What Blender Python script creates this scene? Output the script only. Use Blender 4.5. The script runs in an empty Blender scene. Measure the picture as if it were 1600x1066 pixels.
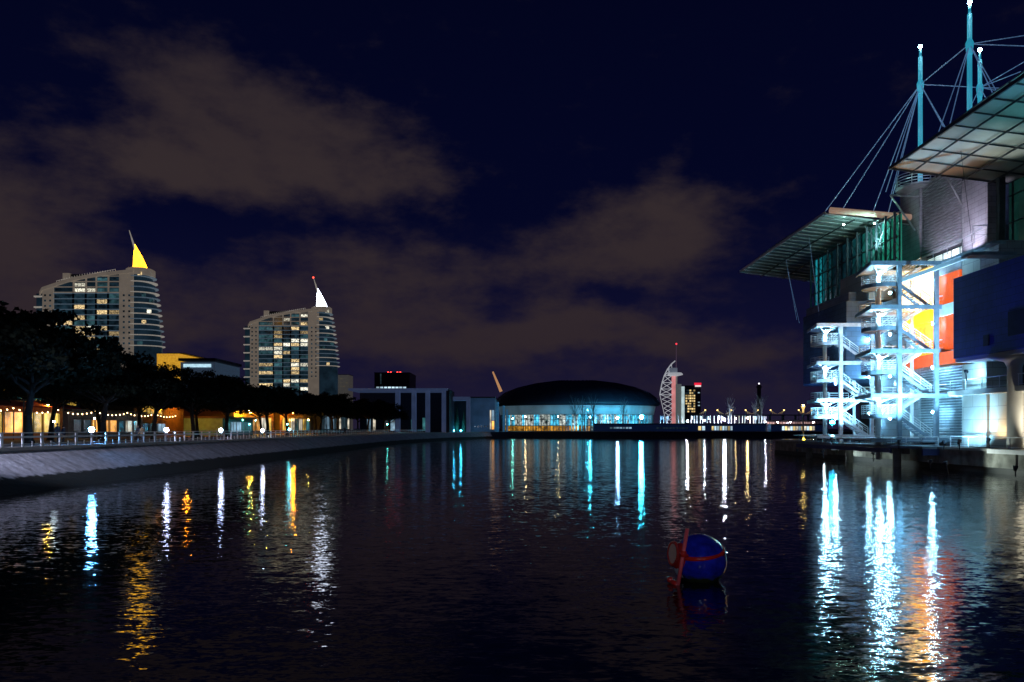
import bpy, math, random
from mathutils import Vector, Matrix
R = math.radians
random.seed(7)
S = bpy.context.scene
COL = S.collection
PI = math.pi
# ------------------------------------------------------------------ camera
F, CX, HY, H = 1200.0, 800.0, 670.0, 4.1       # focal length (px of the 1600 px photo), horizon row, eye height over the water
cam_d = bpy.data.cameras.new('camera'); cam = bpy.data.objects.new('camera', cam_d); COL.objects.link(cam)
cam_d.sensor_width = 36; cam_d.lens = 36 * F / 1600
cam_d.shift_y = (HY - 533) / 1600
cam_d.clip_start = 0.1; cam_d.clip_end = 20000
cam.location = (0, 0, H); cam.rotation_euler = (R(90), 0, 0)
S.camera = cam
S.view_settings.view_transform = 'Standard'; S.view_settings.look = 'None'
S.view_settings.exposure = 0; S.view_settings.gamma = 1
S.render.engine = 'CYCLES'
S.cycles.use_denoising = True
S.cycles.max_bounces = 6; S.cycles.diffuse_bounces = 2; S.cycles.glossy_bounces = 3; S.cycles.transmission_bounces = 3
S.cycles.sample_clamp_indirect = 4; S.cycles.sample_clamp_direct = 0
S.cycles.caustics_reflective = False; S.cycles.caustics_refractive = False

def at(px, py, d):
    return Vector(((px - CX) / F * d, d, H + (HY - py) / F * d))
def ax(px, d): return (px - CX) / F * d
def az(py, d): return H + (HY - py) / F * d

# ------------------------------------------------------------------ world: night sky lit by the town
W = bpy.data.worlds.new('World'); S.world = W; W.use_nodes = True
def build_world():
    nt = W.node_tree; N = nt.nodes; L = nt.links; N.clear()
    out = N.new('ShaderNodeOutputWorld'); bg = N.new('ShaderNodeBackground'); L.new(bg.outputs[0], out.inputs[0])
    tc = N.new('ShaderNodeTexCoord'); sep = N.new('ShaderNodeSeparateXYZ'); L.new(tc.outputs['Generated'], sep.inputs[0])
    def m(op, a, b=None, c=None, clamp=False):
        n = N.new('ShaderNodeMath'); n.operation = op; n.use_clamp = clamp
        for i, v in enumerate((a, b, c)):
            if v is None: continue
            if isinstance(v, (int, float)): n.inputs[i].default_value = v
            else: L.new(v, n.inputs[i])
        return n.outputs[0]
    x, y, z = sep.outputs
    azi = m('ARCTAN2', x, y)
    hor = m('SQRT', m('ADD', m('MULTIPLY', x, x), m('MULTIPLY', y, y)))
    el = m('ARCTAN2', z, hor)
    comb = N.new('ShaderNodeCombineXYZ'); L.new(azi, comb.inputs[0]); L.new(el, comb.inputs[1])
    def noise(scale, det, off, rough=.5, vec=None):
        mp = N.new('ShaderNodeMapping'); mp.inputs['Location'].default_value = off; mp.inputs['Scale'].default_value = (1, 1.9, 1)
        L.new(vec or comb.outputs[0], mp.inputs[0])
        n = N.new('ShaderNodeTexNoise'); n.inputs['Scale'].default_value = scale; n.inputs['Detail'].default_value = det
        n.inputs['Roughness'].default_value = rough; L.new(mp.outputs[0], n.inputs['Vector']); return n
    n1 = noise(7, 7, (3.1, 1.2, 0), .55)
    sub = N.new('ShaderNodeVectorMath'); sub.operation = 'SUBTRACT'; L.new(n1.outputs['Color'], sub.inputs[0]); sub.inputs[1].default_value = (.5, .5, .5)
    sc = N.new('ShaderNodeVectorMath'); sc.operation = 'MULTIPLY'; L.new(sub.outputs[0], sc.inputs[0]); sc.inputs[1].default_value = (.16, .10, 0)
    wv = N.new('ShaderNodeVectorMath'); wv.operation = 'ADD'; L.new(comb.outputs[0], wv.inputs[0]); L.new(sc.outputs[0], wv.inputs[1])
    blobs = [  # px, py, rx, ry (photo pixels), weight
        (430, 265, 230, 62, .95), (250, 275, 120, 50, .55), (350, 150, 150, 55, .6), (520, 190, 110, 42, .65), (655, 285, 75, 36, .55), (230, 90, 140, 45, .3),
        (-40, 330, 190, 110, .85), (40, 470, 200, 120, .55), (560, 540, 620, 62, .62), (430, 430, 200, 60, .5), (680, 440, 170, 48, .62),
        (1035, 335, 105, 58, .8), (935, 405, 140, 50, .8), (820, 520, 260, 40, .6), (1110, 545, 170, 40, .5), (1120, 620, 260, 30, .35), (1060, 450, 90, 20, .3),
        (290, 368, 70, 30, -.55), (760, 478, 60, 22, -.4), (965, 466, 55, 22, -.5), (930, 555, 130, 20, -.35), (150, 410, 60, 20, -.2)]
    D = None
    for (px, py, rx, ry, w) in blobs:
        dx, dz = (px - CX) / F, (HY - py) / F
        a0 = math.atan(dx); e0 = math.atan(dz / math.hypot(dx, 1)); c = math.cos(a0)
        s = N.new('ShaderNodeVectorMath'); s.operation = 'SUBTRACT'; L.new(wv.outputs[0], s.inputs[0]); s.inputs[1].default_value = (a0, e0, 0)
        q = N.new('ShaderNodeVectorMath'); q.operation = 'MULTIPLY'; L.new(s.outputs[0], q.inputs[0])
        q.inputs[1].default_value = (F / rx / (c * c), F / ry / c, 0)
        d = N.new('ShaderNodeVectorMath'); d.operation = 'DOT_PRODUCT'; L.new(q.outputs[0], d.inputs[0]); L.new(q.outputs[0], d.inputs[1])
        g = m('MULTIPLY', m('EXPONENT', m('MULTIPLY', d.outputs['Value'], -1.0)), w)
        D = g if D is None else m('ADD', D, g)
    n2 = noise(16, 8, (7.7, 3.3, 0), .6)
    n3 = noise(4.5, 5, (1.7, 8.3, 0), .5)
    D = m('ADD', D, m('MULTIPLY', m('SUBTRACT', n2.outputs[0], .5), 1.25))
    D = m('ADD', D, m('MULTIPLY', m('SUBTRACT', n3.outputs[0], .5), .7))
    mr = N.new('ShaderNodeMapRange'); mr.interpolation_type = 'SMOOTHSTEP'; L.new(D, mr.inputs[0]); mr.inputs[1].default_value = .08; mr.inputs[2].default_value = 1.1
    # clear night sky: deep navy, a little lighter and warmer toward the horizon
    r = N.new('ShaderNodeValToRGB'); L.new(m('DIVIDE', m('MAXIMUM', el, 0), .6), r.inputs[0])
    e = r.color_ramp.elements
    e[0].position = 0; e[0].color = (.0150, .0115, .0300, 1)
    e[1].position = 1; e[1].color = (.0007, .0014, .0110, 1)
    k = e.new(.16); k.color = (.0050, .0050, .0260, 1)
    k = e.new(.45); k.color = (.0011, .0020, .0165, 1)
    cr = N.new('ShaderNodeValToRGB'); L.new(m('DIVIDE', m('MAXIMUM', el, 0), .6), cr.inputs[0])
    e = cr.color_ramp.elements
    e[0].position = 0; e[0].color = (.023, .0150, .022, 1)
    e[1].position = 1; e[1].color = (.020, .015, .022, 1)
    k = e.new(.5); k.color = (.0335, .0235, .0260, 1)
    mix = N.new('ShaderNodeMixRGB'); L.new(mr.outputs[0], mix.inputs[0]); L.new(r.outputs[0], mix.inputs[1]); L.new(cr.outputs[0], mix.inputs[2])
    L.new(mix.outputs[0], bg.inputs[0]); bg.inputs[1].default_value = 1.0
build_world()

# ------------------------------------------------------------------ materials
MATS = {}
def mat(name, col, rough=.6, metal=0.0, emit=None, es=0.0, var=.25, scale=1.5, bump=0.0, spec=.5, coat=0, stretch=(1, 1, 1)):
    if name in MATS: return MATS[name]
    M = bpy.data.materials.new(name); M.use_nodes = True; nt = M.node_tree; b = nt.nodes['Principled BSDF']; L = nt.links
    b.inputs['Roughness'].default_value = rough; b.inputs['Metallic'].default_value = metal
    b.inputs['Specular IOR Level'].default_value = spec; b.inputs['Coat Weight'].default_value = coat
    tc = nt.nodes.new('ShaderNodeTexCoord'); mp = nt.nodes.new('ShaderNodeMapping'); L.new(tc.outputs['Object'], mp.inputs[0]); mp.inputs['Scale'].default_value = stretch
    n = nt.nodes.new('ShaderNodeTexNoise'); n.inputs['Scale'].default_value = scale; n.inputs['Detail'].default_value = 6; L.new(mp.outputs[0], n.inputs['Vector'])
    mr = nt.nodes.new('ShaderNodeMapRange'); L.new(n.outputs[0], mr.inputs[0]); mr.inputs[1].default_value = .3; mr.inputs[2].default_value = .7
    mr.inputs[3].default_value = 1 - var; mr.inputs[4].default_value = 1 + var
    mx = nt.nodes.new('ShaderNodeVectorMath'); mx.operation = 'SCALE'; mx.inputs[0].default_value = col; L.new(mr.outputs[0], mx.inputs['Scale'])
    L.new(mx.outputs[0], b.inputs['Base Color'])
    if emit:
        mx2 = nt.nodes.new('ShaderNodeVectorMath'); mx2.operation = 'SCALE'; mx2.inputs[0].default_value = emit; L.new(mr.outputs[0], mx2.inputs['Scale'])
        L.new(mx2.outputs[0], b.inputs['Emission Color']); b.inputs['Emission Strength'].default_value = es
    if bump:
        bp = nt.nodes.new('ShaderNodeBump'); bp.inputs['Strength'].default_value = bump; bp.inputs['Distance'].default_value = .05
        L.new(n.outputs[0], bp.inputs['Height']); L.new(bp.outputs[0], b.inputs['Normal'])
    MATS[name] = M; return M
def bulb_mat(name, col, s):
    if name in MATS: return MATS[name]
    M = bpy.data.materials.new(name); M.use_nodes = True; nt = M.node_tree; nt.nodes.clear()
    o = nt.nodes.new('ShaderNodeOutputMaterial'); e = nt.nodes.new('ShaderNodeEmission'); e.inputs[0].default_value = (*col, 1); e.inputs[1].default_value = s
    nt.links.new(e.outputs[0], o.inputs[0]); MATS[name] = M; return M
def win_mat(name, col, s, pat=.8, scale=.35, base=(.01, .012, .015)):
    """lit window: interior light broken up by furniture, curtains and blinds; every window has its own brightness"""
    if name in MATS: return MATS[name]
    M = bpy.data.materials.new(name); M.use_nodes = True; nt = M.node_tree; b = nt.nodes['Principled BSDF']; L = nt.links
    b.inputs['Base Color'].default_value = (*base, 1); b.inputs['Roughness'].default_value = .15
    b.inputs['Emission Color'].default_value = (*col, 1)
    oi = nt.nodes.new('ShaderNodeObjectInfo'); g = nt.nodes.new('ShaderNodeNewGeometry')
    n = nt.nodes.new('ShaderNodeTexNoise'); n.inputs['Scale'].default_value = scale; n.inputs['Detail'].default_value = 4; L.new(g.outputs['Position'], n.inputs['Vector'])
    mr = nt.nodes.new('ShaderNodeMapRange'); L.new(n.outputs[0], mr.inputs[0]); mr.inputs[1].default_value = .35; mr.inputs[2].default_value = .65
    mr.inputs[3].default_value = 1 - pat; mr.inputs[4].default_value = 1 + pat * .6
    r = nt.nodes.new('ShaderNodeMapRange'); L.new(oi.outputs['Random'], r.inputs[0]); r.inputs[3].default_value = .35 * s; r.inputs[4].default_value = 1.3 * s
    mu = nt.nodes.new('ShaderNodeMath'); mu.operation = 'MULTIPLY'; L.new(mr.outputs[0], mu.inputs[0]); L.new(r.outputs[0], mu.inputs[1])
    L.new(mu.outputs[0], b.inputs['Emission Strength']); MATS[name] = M; return M

concrete = mat('concrete', (.34, .34, .35), .85, var=.25, scale=.8, bump=.4)
pale_conc = mat('pale_concrete', (.50, .49, .47), .8, var=.12, scale=.5)
white_paint = mat('white_paint', (.78, .80, .82), .45, var=.06)
galv = mat('galvanised_steel', (.55, .57, .60), .4, .6, var=.12)
dark_steel = mat('dark_steel', (.06, .07, .09), .5, .4)
asphalt = mat('asphalt', (.05, .05, .055), .8, var=.3, scale=.6, bump=.3)
paving = mat('paving', (.16, .16, .17), .75, var=.25, scale=.9, bump=.3)
navy_stone = mat('navy_cladding', (.07, .10, .30), .6, var=.22, scale=.5, bump=.2)
bark = mat('bark', (.012, .010, .009), .95, var=.4, scale=5, bump=.8)
needles = mat('pine_needles', (.007, .010, .006), .9, var=.5, scale=2, spec=.1)
dark_glass = mat('dark_glass', (.015, .025, .035), .08, var=.1, spec=.9)
black = mat('black_cladding', (.012, .013, .018), .5)
dark_wall = mat('dark_wall', (.06, .065, .08), .8)

# ------------------------------------------------------------------ mesh helpers
class MB:
    def __init__(s): s.v = []; s.f = []
    def add(s, vs, fs):
        k = len(s.v); s.v += [tuple(v) for v in vs]; s.f += [tuple(i + k for i in f) for f in fs]; return s
    def box(s, x0, x1, y0, y1, z0, z1):
        return s.add([(x0, y0, z0), (x1, y0, z0), (x1, y1, z0), (x0, y1, z0), (x0, y0, z1), (x1, y0, z1), (x1, y1, z1), (x0, y1, z1)],
                     [(0, 3, 2, 1), (4, 5, 6, 7), (0, 1, 5, 4), (1, 2, 6, 5), (2, 3, 7, 6), (3, 0, 4, 7)])
    def tube(s, a, b, r0, r1=None, n=8, cap=True):
        r1 = r0 if r1 is None else r1
        a, b = Vector(a), Vector(b); d = (b - a)
        if d.length < 1e-6: return s
        d.normalize(); u = d.cross(Vector((0, 0, 1)) if abs(d.z) < .95 else Vector((1, 0, 0))).normalized(); w = d.cross(u)
        vs = []
        for c, r in ((a, r0), (b, r1)):
            for i in range(n):
                t = 2 * PI * i / n; vs.append(c + u * math.cos(t) * r + w * math.sin(t) * r)
        fs = [(i, (i + 1) % n, n + (i + 1) % n, n + i) for i in range(n)]
        if cap: fs += [tuple(range(n))[::-1], tuple(range(n, 2 * n))]
        return s.add(vs, fs)
    def bar(s, a, b, w, h):
        """rectangular bar from a to b, w wide (horizontal), h high"""
        a, b = Vector(a), Vector(b); d = (b - a).normalized()
        u = d.cross(Vector((0, 0, 1))); u = u.normalized() if u.length > 1e-4 else Vector((1, 0, 0)); v = u.cross(d).normalized()
        vs = []
        for c in (a, b):
            for p, q in ((-1, -1), (1, -1), (1, 1), (-1, 1)): vs.append(c + u * p * w / 2 + v * q * h / 2)
        return s.add(vs, [(0, 1, 2, 3)[::-1], (4, 5, 6, 7), (0, 1, 5, 4), (1, 2, 6, 5), (2, 3, 7, 6), (3, 0, 4, 7)])
    def poly(s, pts, lo, hi, axis='z'):
        """outline extruded between lo and hi along an axis; pts are the other two coordinates in order"""
        n = len(pts)
        def p3(p, t): return (p[0], p[1], t) if axis == 'z' else ((p[0], t, p[1]) if axis == 'y' else (t, p[0], p[1]))
        vs = [p3(p, lo) for p in pts] + [p3(p, hi) for p in pts]
        fs = [(i, (i + 1) % n, n + (i + 1) % n, n + i) for i in range(n)] + [tuple(range(n))[::-1], tuple(range(n, 2 * n))]
        return s.add(vs, fs)
    def lathe(s, prof, n=16, c=(0, 0, 0), sx=1, sy=1):
        vs = []; m = len(prof)
        for r, z in prof:
            for i in range(n):
                t = 2 * PI * i / n; vs.append((c[0] + r * math.cos(t) * sx, c[1] + r * math.sin(t) * sy, c[2] + z))
        fs = []
        for k in range(m - 1):
            for i in range(n):
                j = (i + 1) % n; fs.append((k * n + i, k * n + j, (k + 1) * n + j, (k + 1) * n + i))
        fs += [tuple(range(n))[::-1], tuple((m - 1) * n + i for i in range(n))]
        return s.add(vs, fs)
    def ball(s, c, r, n=10, m=6, sx=1, sy=1, sz=1):
        prof = [(max(r * math.sin(PI * k / m), .001 * r), -r * math.cos(PI * k / m) * sz) for k in range(m + 1)]
        return s.lathe(prof, n, c, sx, sy)
def link(o, parent=None):
    COL.objects.link(o)
    if parent is not None: o.parent = parent
    return o
def mesh(name, mb, m, smooth=False, off=(0, 0, 0)):
    me = bpy.data.meshes.new(name); ox, oy, oz = off
    me.from_pydata([(x - ox, y - oy, z - oz) for x, y, z in mb.v], [], mb.f); me.validate(); me.update()
    me.materials.append(m)
    if smooth: me.shade_smooth()
    return me
def wloc(o):
    v = Vector((0, 0, 0))
    while o: v = v + o.location; o = o.parent
    return v
def part(name, mb, m, parent, smooth=False, label=None, kind=None):
    """a part (or sub-part) whose mesh was written in world coordinates"""
    o = bpy.data.objects.new(name, mesh(name, mb, m, smooth, wloc(parent))); link(o, parent)
    if label: o['label'] = label
    if kind: o['kind'] = kind
    return o
def inst(name, me, parent, loc=(0, 0, 0), rz=0, scale=(1, 1, 1)):
    o = bpy.data.objects.new(name, me); link(o, parent); o.location = loc; o.rotation_euler = (0, 0, rz); o.scale = scale; return o
def thing(name, label, cat, loc=(0, 0, 0), group=None, rz=0):
    o = bpy.data.objects.new(name, None); o.empty_display_size = .3; link(o); o.location = loc; o.rotation_euler = (0, 0, rz)
    o['label'] = label; o['category'] = cat
    if group: o['group'] = group
    return o
def solo(name, mb, m, label, cat, group=None, smooth=False, loc=(0, 0, 0)):
    o = bpy.data.objects.new(name, mesh(name, mb, m, smooth, loc)); link(o); o.location = loc; o['label'] = label; o['category'] = cat
    if group: o['group'] = group
    return o
def struct(name, mb, m, smooth=False):
    o = bpy.data.objects.new(name, mesh(name, mb, m, smooth)); link(o); o['kind'] = 'structure'; return o
def dup(root, loc, label, rz=None):
    r = root.copy(); COL.objects.link(r); r.location = loc; r['label'] = label
    if rz is not None: r.rotation_euler = (0, 0, rz)
    for ch in list(root.children):
        c = ch.copy(); COL.objects.link(c); c.parent = r
        for g in list(ch.children):
            d = g.copy(); COL.objects.link(d); d.parent = c
    return r
_o1 = 'first second third fourth fifth sixth seventh eighth ninth tenth eleventh twelfth thirteenth fourteenth fifteenth sixteenth seventeenth eighteenth nineteenth'.split()
_t = {2: ('twentieth', 'twenty'), 3: ('thirtieth', 'thirty'), 4: ('fortieth', 'forty'), 5: ('fiftieth', 'fifty'), 6: ('sixtieth', 'sixty')}
def nth(i):
    if i < 20: return _o1[i - 1]
    a, b = divmod(i, 10)
    return _t[a][0] if b == 0 else _t[a][1] + '-' + _o1[b - 1]
def unit_box(name, m):
    return mesh(name, MB().box(-.5, .5, -.5, .5, -.5, .5), m)

# ------------------------------------------------------------------ water and ground
def water_material():
    M = bpy.data.materials.new('water'); M.use_nodes = True; nt = M.node_tree; L = nt.links; b = nt.nodes['Principled BSDF']
    b.inputs['Base Color'].default_value = (.002, .004, .009, 1); b.inputs['Roughness'].default_value = .055; b.inputs['IOR'].default_value = 1.33
    g = nt.nodes.new('ShaderNodeNewGeometry')
    def slopes(scale, amp, st, off, det=2):
        mp = nt.nodes.new('ShaderNodeMapping'); mp.inputs['Scale'].default_value = st; mp.inputs['Location'].default_value = off; L.new(g.outputs['Position'], mp.inputs[0])
        n = nt.nodes.new('ShaderNodeTexNoise'); n.inputs['Scale'].default_value = scale; n.inputs['Detail'].default_value = det; L.new(mp.outputs[0], n.inputs['Vector'])
        s = nt.nodes.new('ShaderNodeVectorMath'); s.operation = 'SUBTRACT'; L.new(n.outputs['Color'], s.inputs[0]); s.inputs[1].default_value = (.5, .5, .5)
        k = nt.nodes.new('ShaderNodeVectorMath'); k.operation = 'MULTIPLY'; L.new(s.outputs[0], k.inputs[0]); k.inputs[1].default_value = (amp * .85, amp, 0)
        return k.outputs[0]
    def add(a, c):
        n = nt.nodes.new('ShaderNodeVectorMath'); n.operation = 'ADD'; L.new(a, n.inputs[0])
        if isinstance(c, tuple): n.inputs[1].default_value = c
        else: L.new(c, n.inputs[1])
        return n.outputs[0]
    v = add(add(slopes(4.6, .17, (.42, 1, 1), (0, 0, 0)), slopes(15, .12, (.45, 1, 1), (9, 4, 0), 1)), slopes(.7, .03, (.4, 1, 1), (5, 2, 0)))
    v = add(v, (0, 0, 1))
    nn = nt.nodes.new('ShaderNodeVectorMath'); nn.operation = 'NORMALIZE'; L.new(v, nn.inputs[0]); L.new(nn.outputs[0], b.inputs['Normal'])
    return M
struct('water', MB().add([(-400, -60, 0), (700, -60, 0), (700, 420, 0), (-400, 420, 0)], [(0, 1, 2, 3)]), water_material())

GZ = 2.7
FOOT = [(-31, -60), (-31, 120), (-31, 190), (-30, 215), (-27, 245), (-21, 282), (-8, 330), (10, 341), (420, 341)]
TOP = [(-36, -60), (-36, 120), (-35.5, 190), (-34, 217), (-30.5, 248), (-24, 286), (-9.5, 334), (9.5, 342.5), (420, 342.5)]
land = MB()
for (x0, y0), (x1, y1) in zip(TOP[:8], TOP[1:8]): land.add([(x0, y0, GZ), (x1, y1, GZ), (-6000, y1, GZ), (-6000, y0, GZ)], [(0, 1, 2, 3)])
land.add([(-6000, 342.5, GZ), (6000, 342.5, GZ), (6000, 7000, GZ), (-6000, 7000, GZ)], [(0, 1, 2, 3)])
struct('ground', land, paving)
# sloping stone revetment with dark weed below the tide line
def revet_mat():
    M = mat('revetment', (.50, .49, .55), .9, var=.28, scale=2.2, bump=1)
    nt = M.node_tree; L = nt.links; b = nt.nodes['Principled BSDF']
    src = b.inputs['Base Color'].links[0].from_socket
    g = nt.nodes.new('ShaderNodeNewGeometry'); sp = nt.nodes.new('ShaderNodeSeparateXYZ'); L.new(g.outputs['Position'], sp.inputs[0])
    n = nt.nodes.new('ShaderNodeTexNoise'); n.inputs['Scale'].default_value = 1.1; n.inputs['Detail'].default_value = 6; L.new(g.outputs['Position'], n.inputs['Vector'])
    a = nt.nodes.new('ShaderNodeMath'); a.operation = 'MULTIPLY_ADD'; L.new(n.outputs[0], a.inputs[0]); a.inputs[1].default_value = -.5; L.new(sp.outputs[2], a.inputs[2])
    r = nt.nodes.new('ShaderNodeMapRange'); L.new(a.outputs[0], r.inputs[0]); r.inputs[1].default_value = .58; r.inputs[2].default_value = .68
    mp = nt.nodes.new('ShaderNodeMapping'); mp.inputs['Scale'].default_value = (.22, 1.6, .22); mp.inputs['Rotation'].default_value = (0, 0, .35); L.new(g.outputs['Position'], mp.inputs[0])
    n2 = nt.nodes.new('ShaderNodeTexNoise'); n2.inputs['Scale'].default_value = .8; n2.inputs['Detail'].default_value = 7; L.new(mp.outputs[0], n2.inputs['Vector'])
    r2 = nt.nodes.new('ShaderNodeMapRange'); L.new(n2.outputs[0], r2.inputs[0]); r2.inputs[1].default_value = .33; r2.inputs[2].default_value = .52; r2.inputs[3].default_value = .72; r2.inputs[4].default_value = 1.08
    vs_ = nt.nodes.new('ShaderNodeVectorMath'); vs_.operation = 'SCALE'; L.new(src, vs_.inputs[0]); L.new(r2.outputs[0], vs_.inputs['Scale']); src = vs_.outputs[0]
    mx = nt.nodes.new('ShaderNodeMixRGB'); L.new(r.outputs[0], mx.inputs[0]); mx.inputs[1].default_value = (.014, .018, .016, 1); L.new(src, mx.inputs[2]); L.new(mx.outputs[0], b.inputs['Base Color'])
    return M
wl = thing('quay_wall', 'long sloping pale stone embankment with dark weed at waterline, left shore', 'quay wall', (-31, 60, 0))
m1 = MB(); k = 7
vs = []
for (fx, fy), (tx, ty) in zip(FOOT[:k], TOP[:k]): vs += [(fx + (fx - tx) * .2, fy, -.54), (tx, ty, GZ - .18)]
m1.add(vs, [(2 * i, 2 * i + 2, 2 * i + 3, 2 * i + 1) for i in range(k - 1)])
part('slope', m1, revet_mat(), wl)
m1 = MB()
for i in range(k - 1):
    (x0, y0), (x1, y1) = TOP[i], TOP[i + 1]
    m1.bar((x0 - .05, y0, GZ - .06), (x1 - .05, y1, GZ - .06), .7, .25)
part('coping', m1, pale_conc, wl)
fq = thing('quay_wall', 'dark vertical harbour wall across the far end of the dock', 'quay wall', (200, 341, 0))
m1 = MB(); vs = []
for (fx, fy), (tx, ty) in zip(FOOT[6:], TOP[6:]): vs += [(fx, fy, -.5), (tx, ty, GZ - .02)]
m1.add(vs, [(2 * i, 2 * i + 2, 2 * i + 3, 2 * i + 1) for i in range(2)])
part('face', m1, mat('wet_stone', (.05, .055, .07), .7), fq)
m1 = MB().box(10, 420, 341.9, 343, GZ - .1, GZ + .25); part('kerb', m1, concrete, fq)

# ------------------------------------------------------------------ promenade railing
def edge_pt(d, off=-.35):
    for i in range(len(TOP) - 1):
        (x0, y0), (x1, y1) = TOP[i], TOP[i + 1]
        if y0 <= d <= y1: return x0 + (x1 - x0) * (d - y0) / (y1 - y0) + off
rl = thing('railing', 'long white steel railing along the left promenade edge', 'railing', (-36.3, 60, GZ))
ds = [40.6 + 2.35 * i for i in range(92)]
for i, d in enumerate(ds):
    x = edge_pt(d); w = .13 if i % 2 == 0 else .07
    part('post', MB().box(x - .05, x + .05, d - w, d + w, GZ, GZ + 1.08), white_paint, rl)
for (zz, hh, nm) in ((1.09, .07, 'top_rail'), (.78, .15, 'light_band'), (.28, .035, 'lower_rail')):
    m1 = MB()
    ks = [20, 120, 190, 217, 248, 258]
    for a, b in zip(ks, ks[1:]): m1.bar((edge_pt(a), a, GZ + zz), (edge_pt(b), b, GZ + zz), .06, hh)
    part(nm, m1, white_paint, rl)
m1 = MB()
for d in ds: x = edge_pt(d + 1.17); m1.box(x - .03, x + .03, d + 1.13, d + 1.21, GZ, GZ + .45)
part('stub_post', m1, white_paint, rl, kind='stuff')

# ------------------------------------------------------------------ lamps
def lamp_post(label, px, py, d, bm, r=.14, z0=GZ, pole=dark_steel, kind='bollard', group=None, x=None, pr=.05):
    p = at(px, py, d)
    name = {'bollard': 'bollard_lamp', 'street': 'street_lamp'}[kind]
    t = thing(name, label, 'lamp', (p.x, d, z0), group)
    part('pole', MB().tube((p.x, d, z0), (p.x, d, p.z - r), pr * 1.3, pr, 8), pole, t)
    part('base_plate', MB().lathe([(.22, 0), (.22, .04), (.1, .12)], 10, (p.x, d, z0)), pole, t)
    part('bulb', MB().ball((p.x, d, p.z), r, 8, 4), bm, t, True)
    if kind == 'street':
        part('lamp_cap', MB().lathe([(r * 1.9, 0), (r * 1.5, r * .5), (.03, r * .8)], 12, (p.x, d, p.z + r * 1.02)), pole, t)
    return t
B_lav = bulb_mat('lamp_lavender', (.55, .64, 1), 95)
B_first = bulb_mat('lamp_blue_white', (.12, .45, 1), 420)
B_cyan = bulb_mat('lamp_cyan', (.10, .75, 1), 110)
B_teal = bulb_mat('lamp_teal', (.12, .95, .8), 60)
B_white = bulb_mat('lamp_white', (.7, .88, 1), 60)
B_warm = bulb_mat('lamp_warm', (1, .52, .05), 1500); B_org = bulb_mat('lamp_orange', (1, .24, .01), 600)
B_red = bulb_mat('lamp_red', (1, .04, .03), 60)
B_blue = bulb_mat('lamp_blue', (.2, .45, 1), 150)
for i, (px, py) in enumerate([(-52, 673), (143, 671.5), (260, 672), (345, 672.5), (410, 673), (452, 671)]):
    d = 36.9 * F / (CX - px)
    lamp_post(['dazzling lavender bollard lamp beyond the left edge of the railing', 'big dazzling bollard lamp by the railing, leftmost of the promenade lamps',
               'dazzling bollard lamp by the railing near the strolling person in tan', 'dazzling bollard lamp by the railing in front of two leaning trunks',
               'smaller white bollard lamp by the railing before the yellow wall', 'cyan bollard lamp by the railing, last before the dark far stretch'][i],
              px, py, d, B_cyan if i == 5 else (B_first if i == 1 else B_lav), .25 if i < 5 else .17, group='lamps along the promenade railing')
for px, py, d, lab, b in [(40, 654, 80, 'cyan-white lamp between the pines left of the two dark strollers', B_white),
                          (84, 659, 76, 'low blue-white lamp at the feet of the two dark strollers', B_white),
                          (148, 654, 92, 'small blue-white lamp among trunks, in front of the striplit terrace', B_white),
                          (390, 663, 121, 'teal lamp beneath the yellow house, between pine trunks', B_teal),
                          (449, 663, 140, 'teal lamp standing under the green-yellow house wall', B_teal),
                          (605, 663, 255, 'teal-white lamp near the right end of the pine row', B_teal)]:
    lamp_post(lab, px, py, d, b, .10 if d < 150 else .2, kind='street', group='small lamps among the pines')
for px, py, d, lab in [(37, 612, 86, 'tall blue-white street lamp behind the leftmost pines'), (99, 617, 98, 'tall dim street lamp between the pines over the orange terrace')]:
    lamp_post(lab, px, py, d, B_white, .12, kind='street', group='tall lamps behind the pines', pr=.07)

struct('pavement', MB().box(-31, 60, -60, 0.4, -1, 2.6), paving)
for lab, x, y, z, c, e in (('cool white street lamp on the near quay behind the camera', -1.5, -5, 7.5, (.55, .75, 1), 2300), ('amber street lamp on the near quay behind the camera', 9, -7, 7.5, (1, .6, .35), 1100)):
    t = thing('street_lamp', lab, 'lamp', (x, y, 2.6)); part('pole', MB().tube((x, y, 2.6), (x, y, z - .2), .08, .05, 8), dark_steel, t)
    part('bulb', MB().ball((x, y, z), .2, 8, 4), bulb_mat('near_' + lab[:5].strip(), c, e), t, True)
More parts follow.
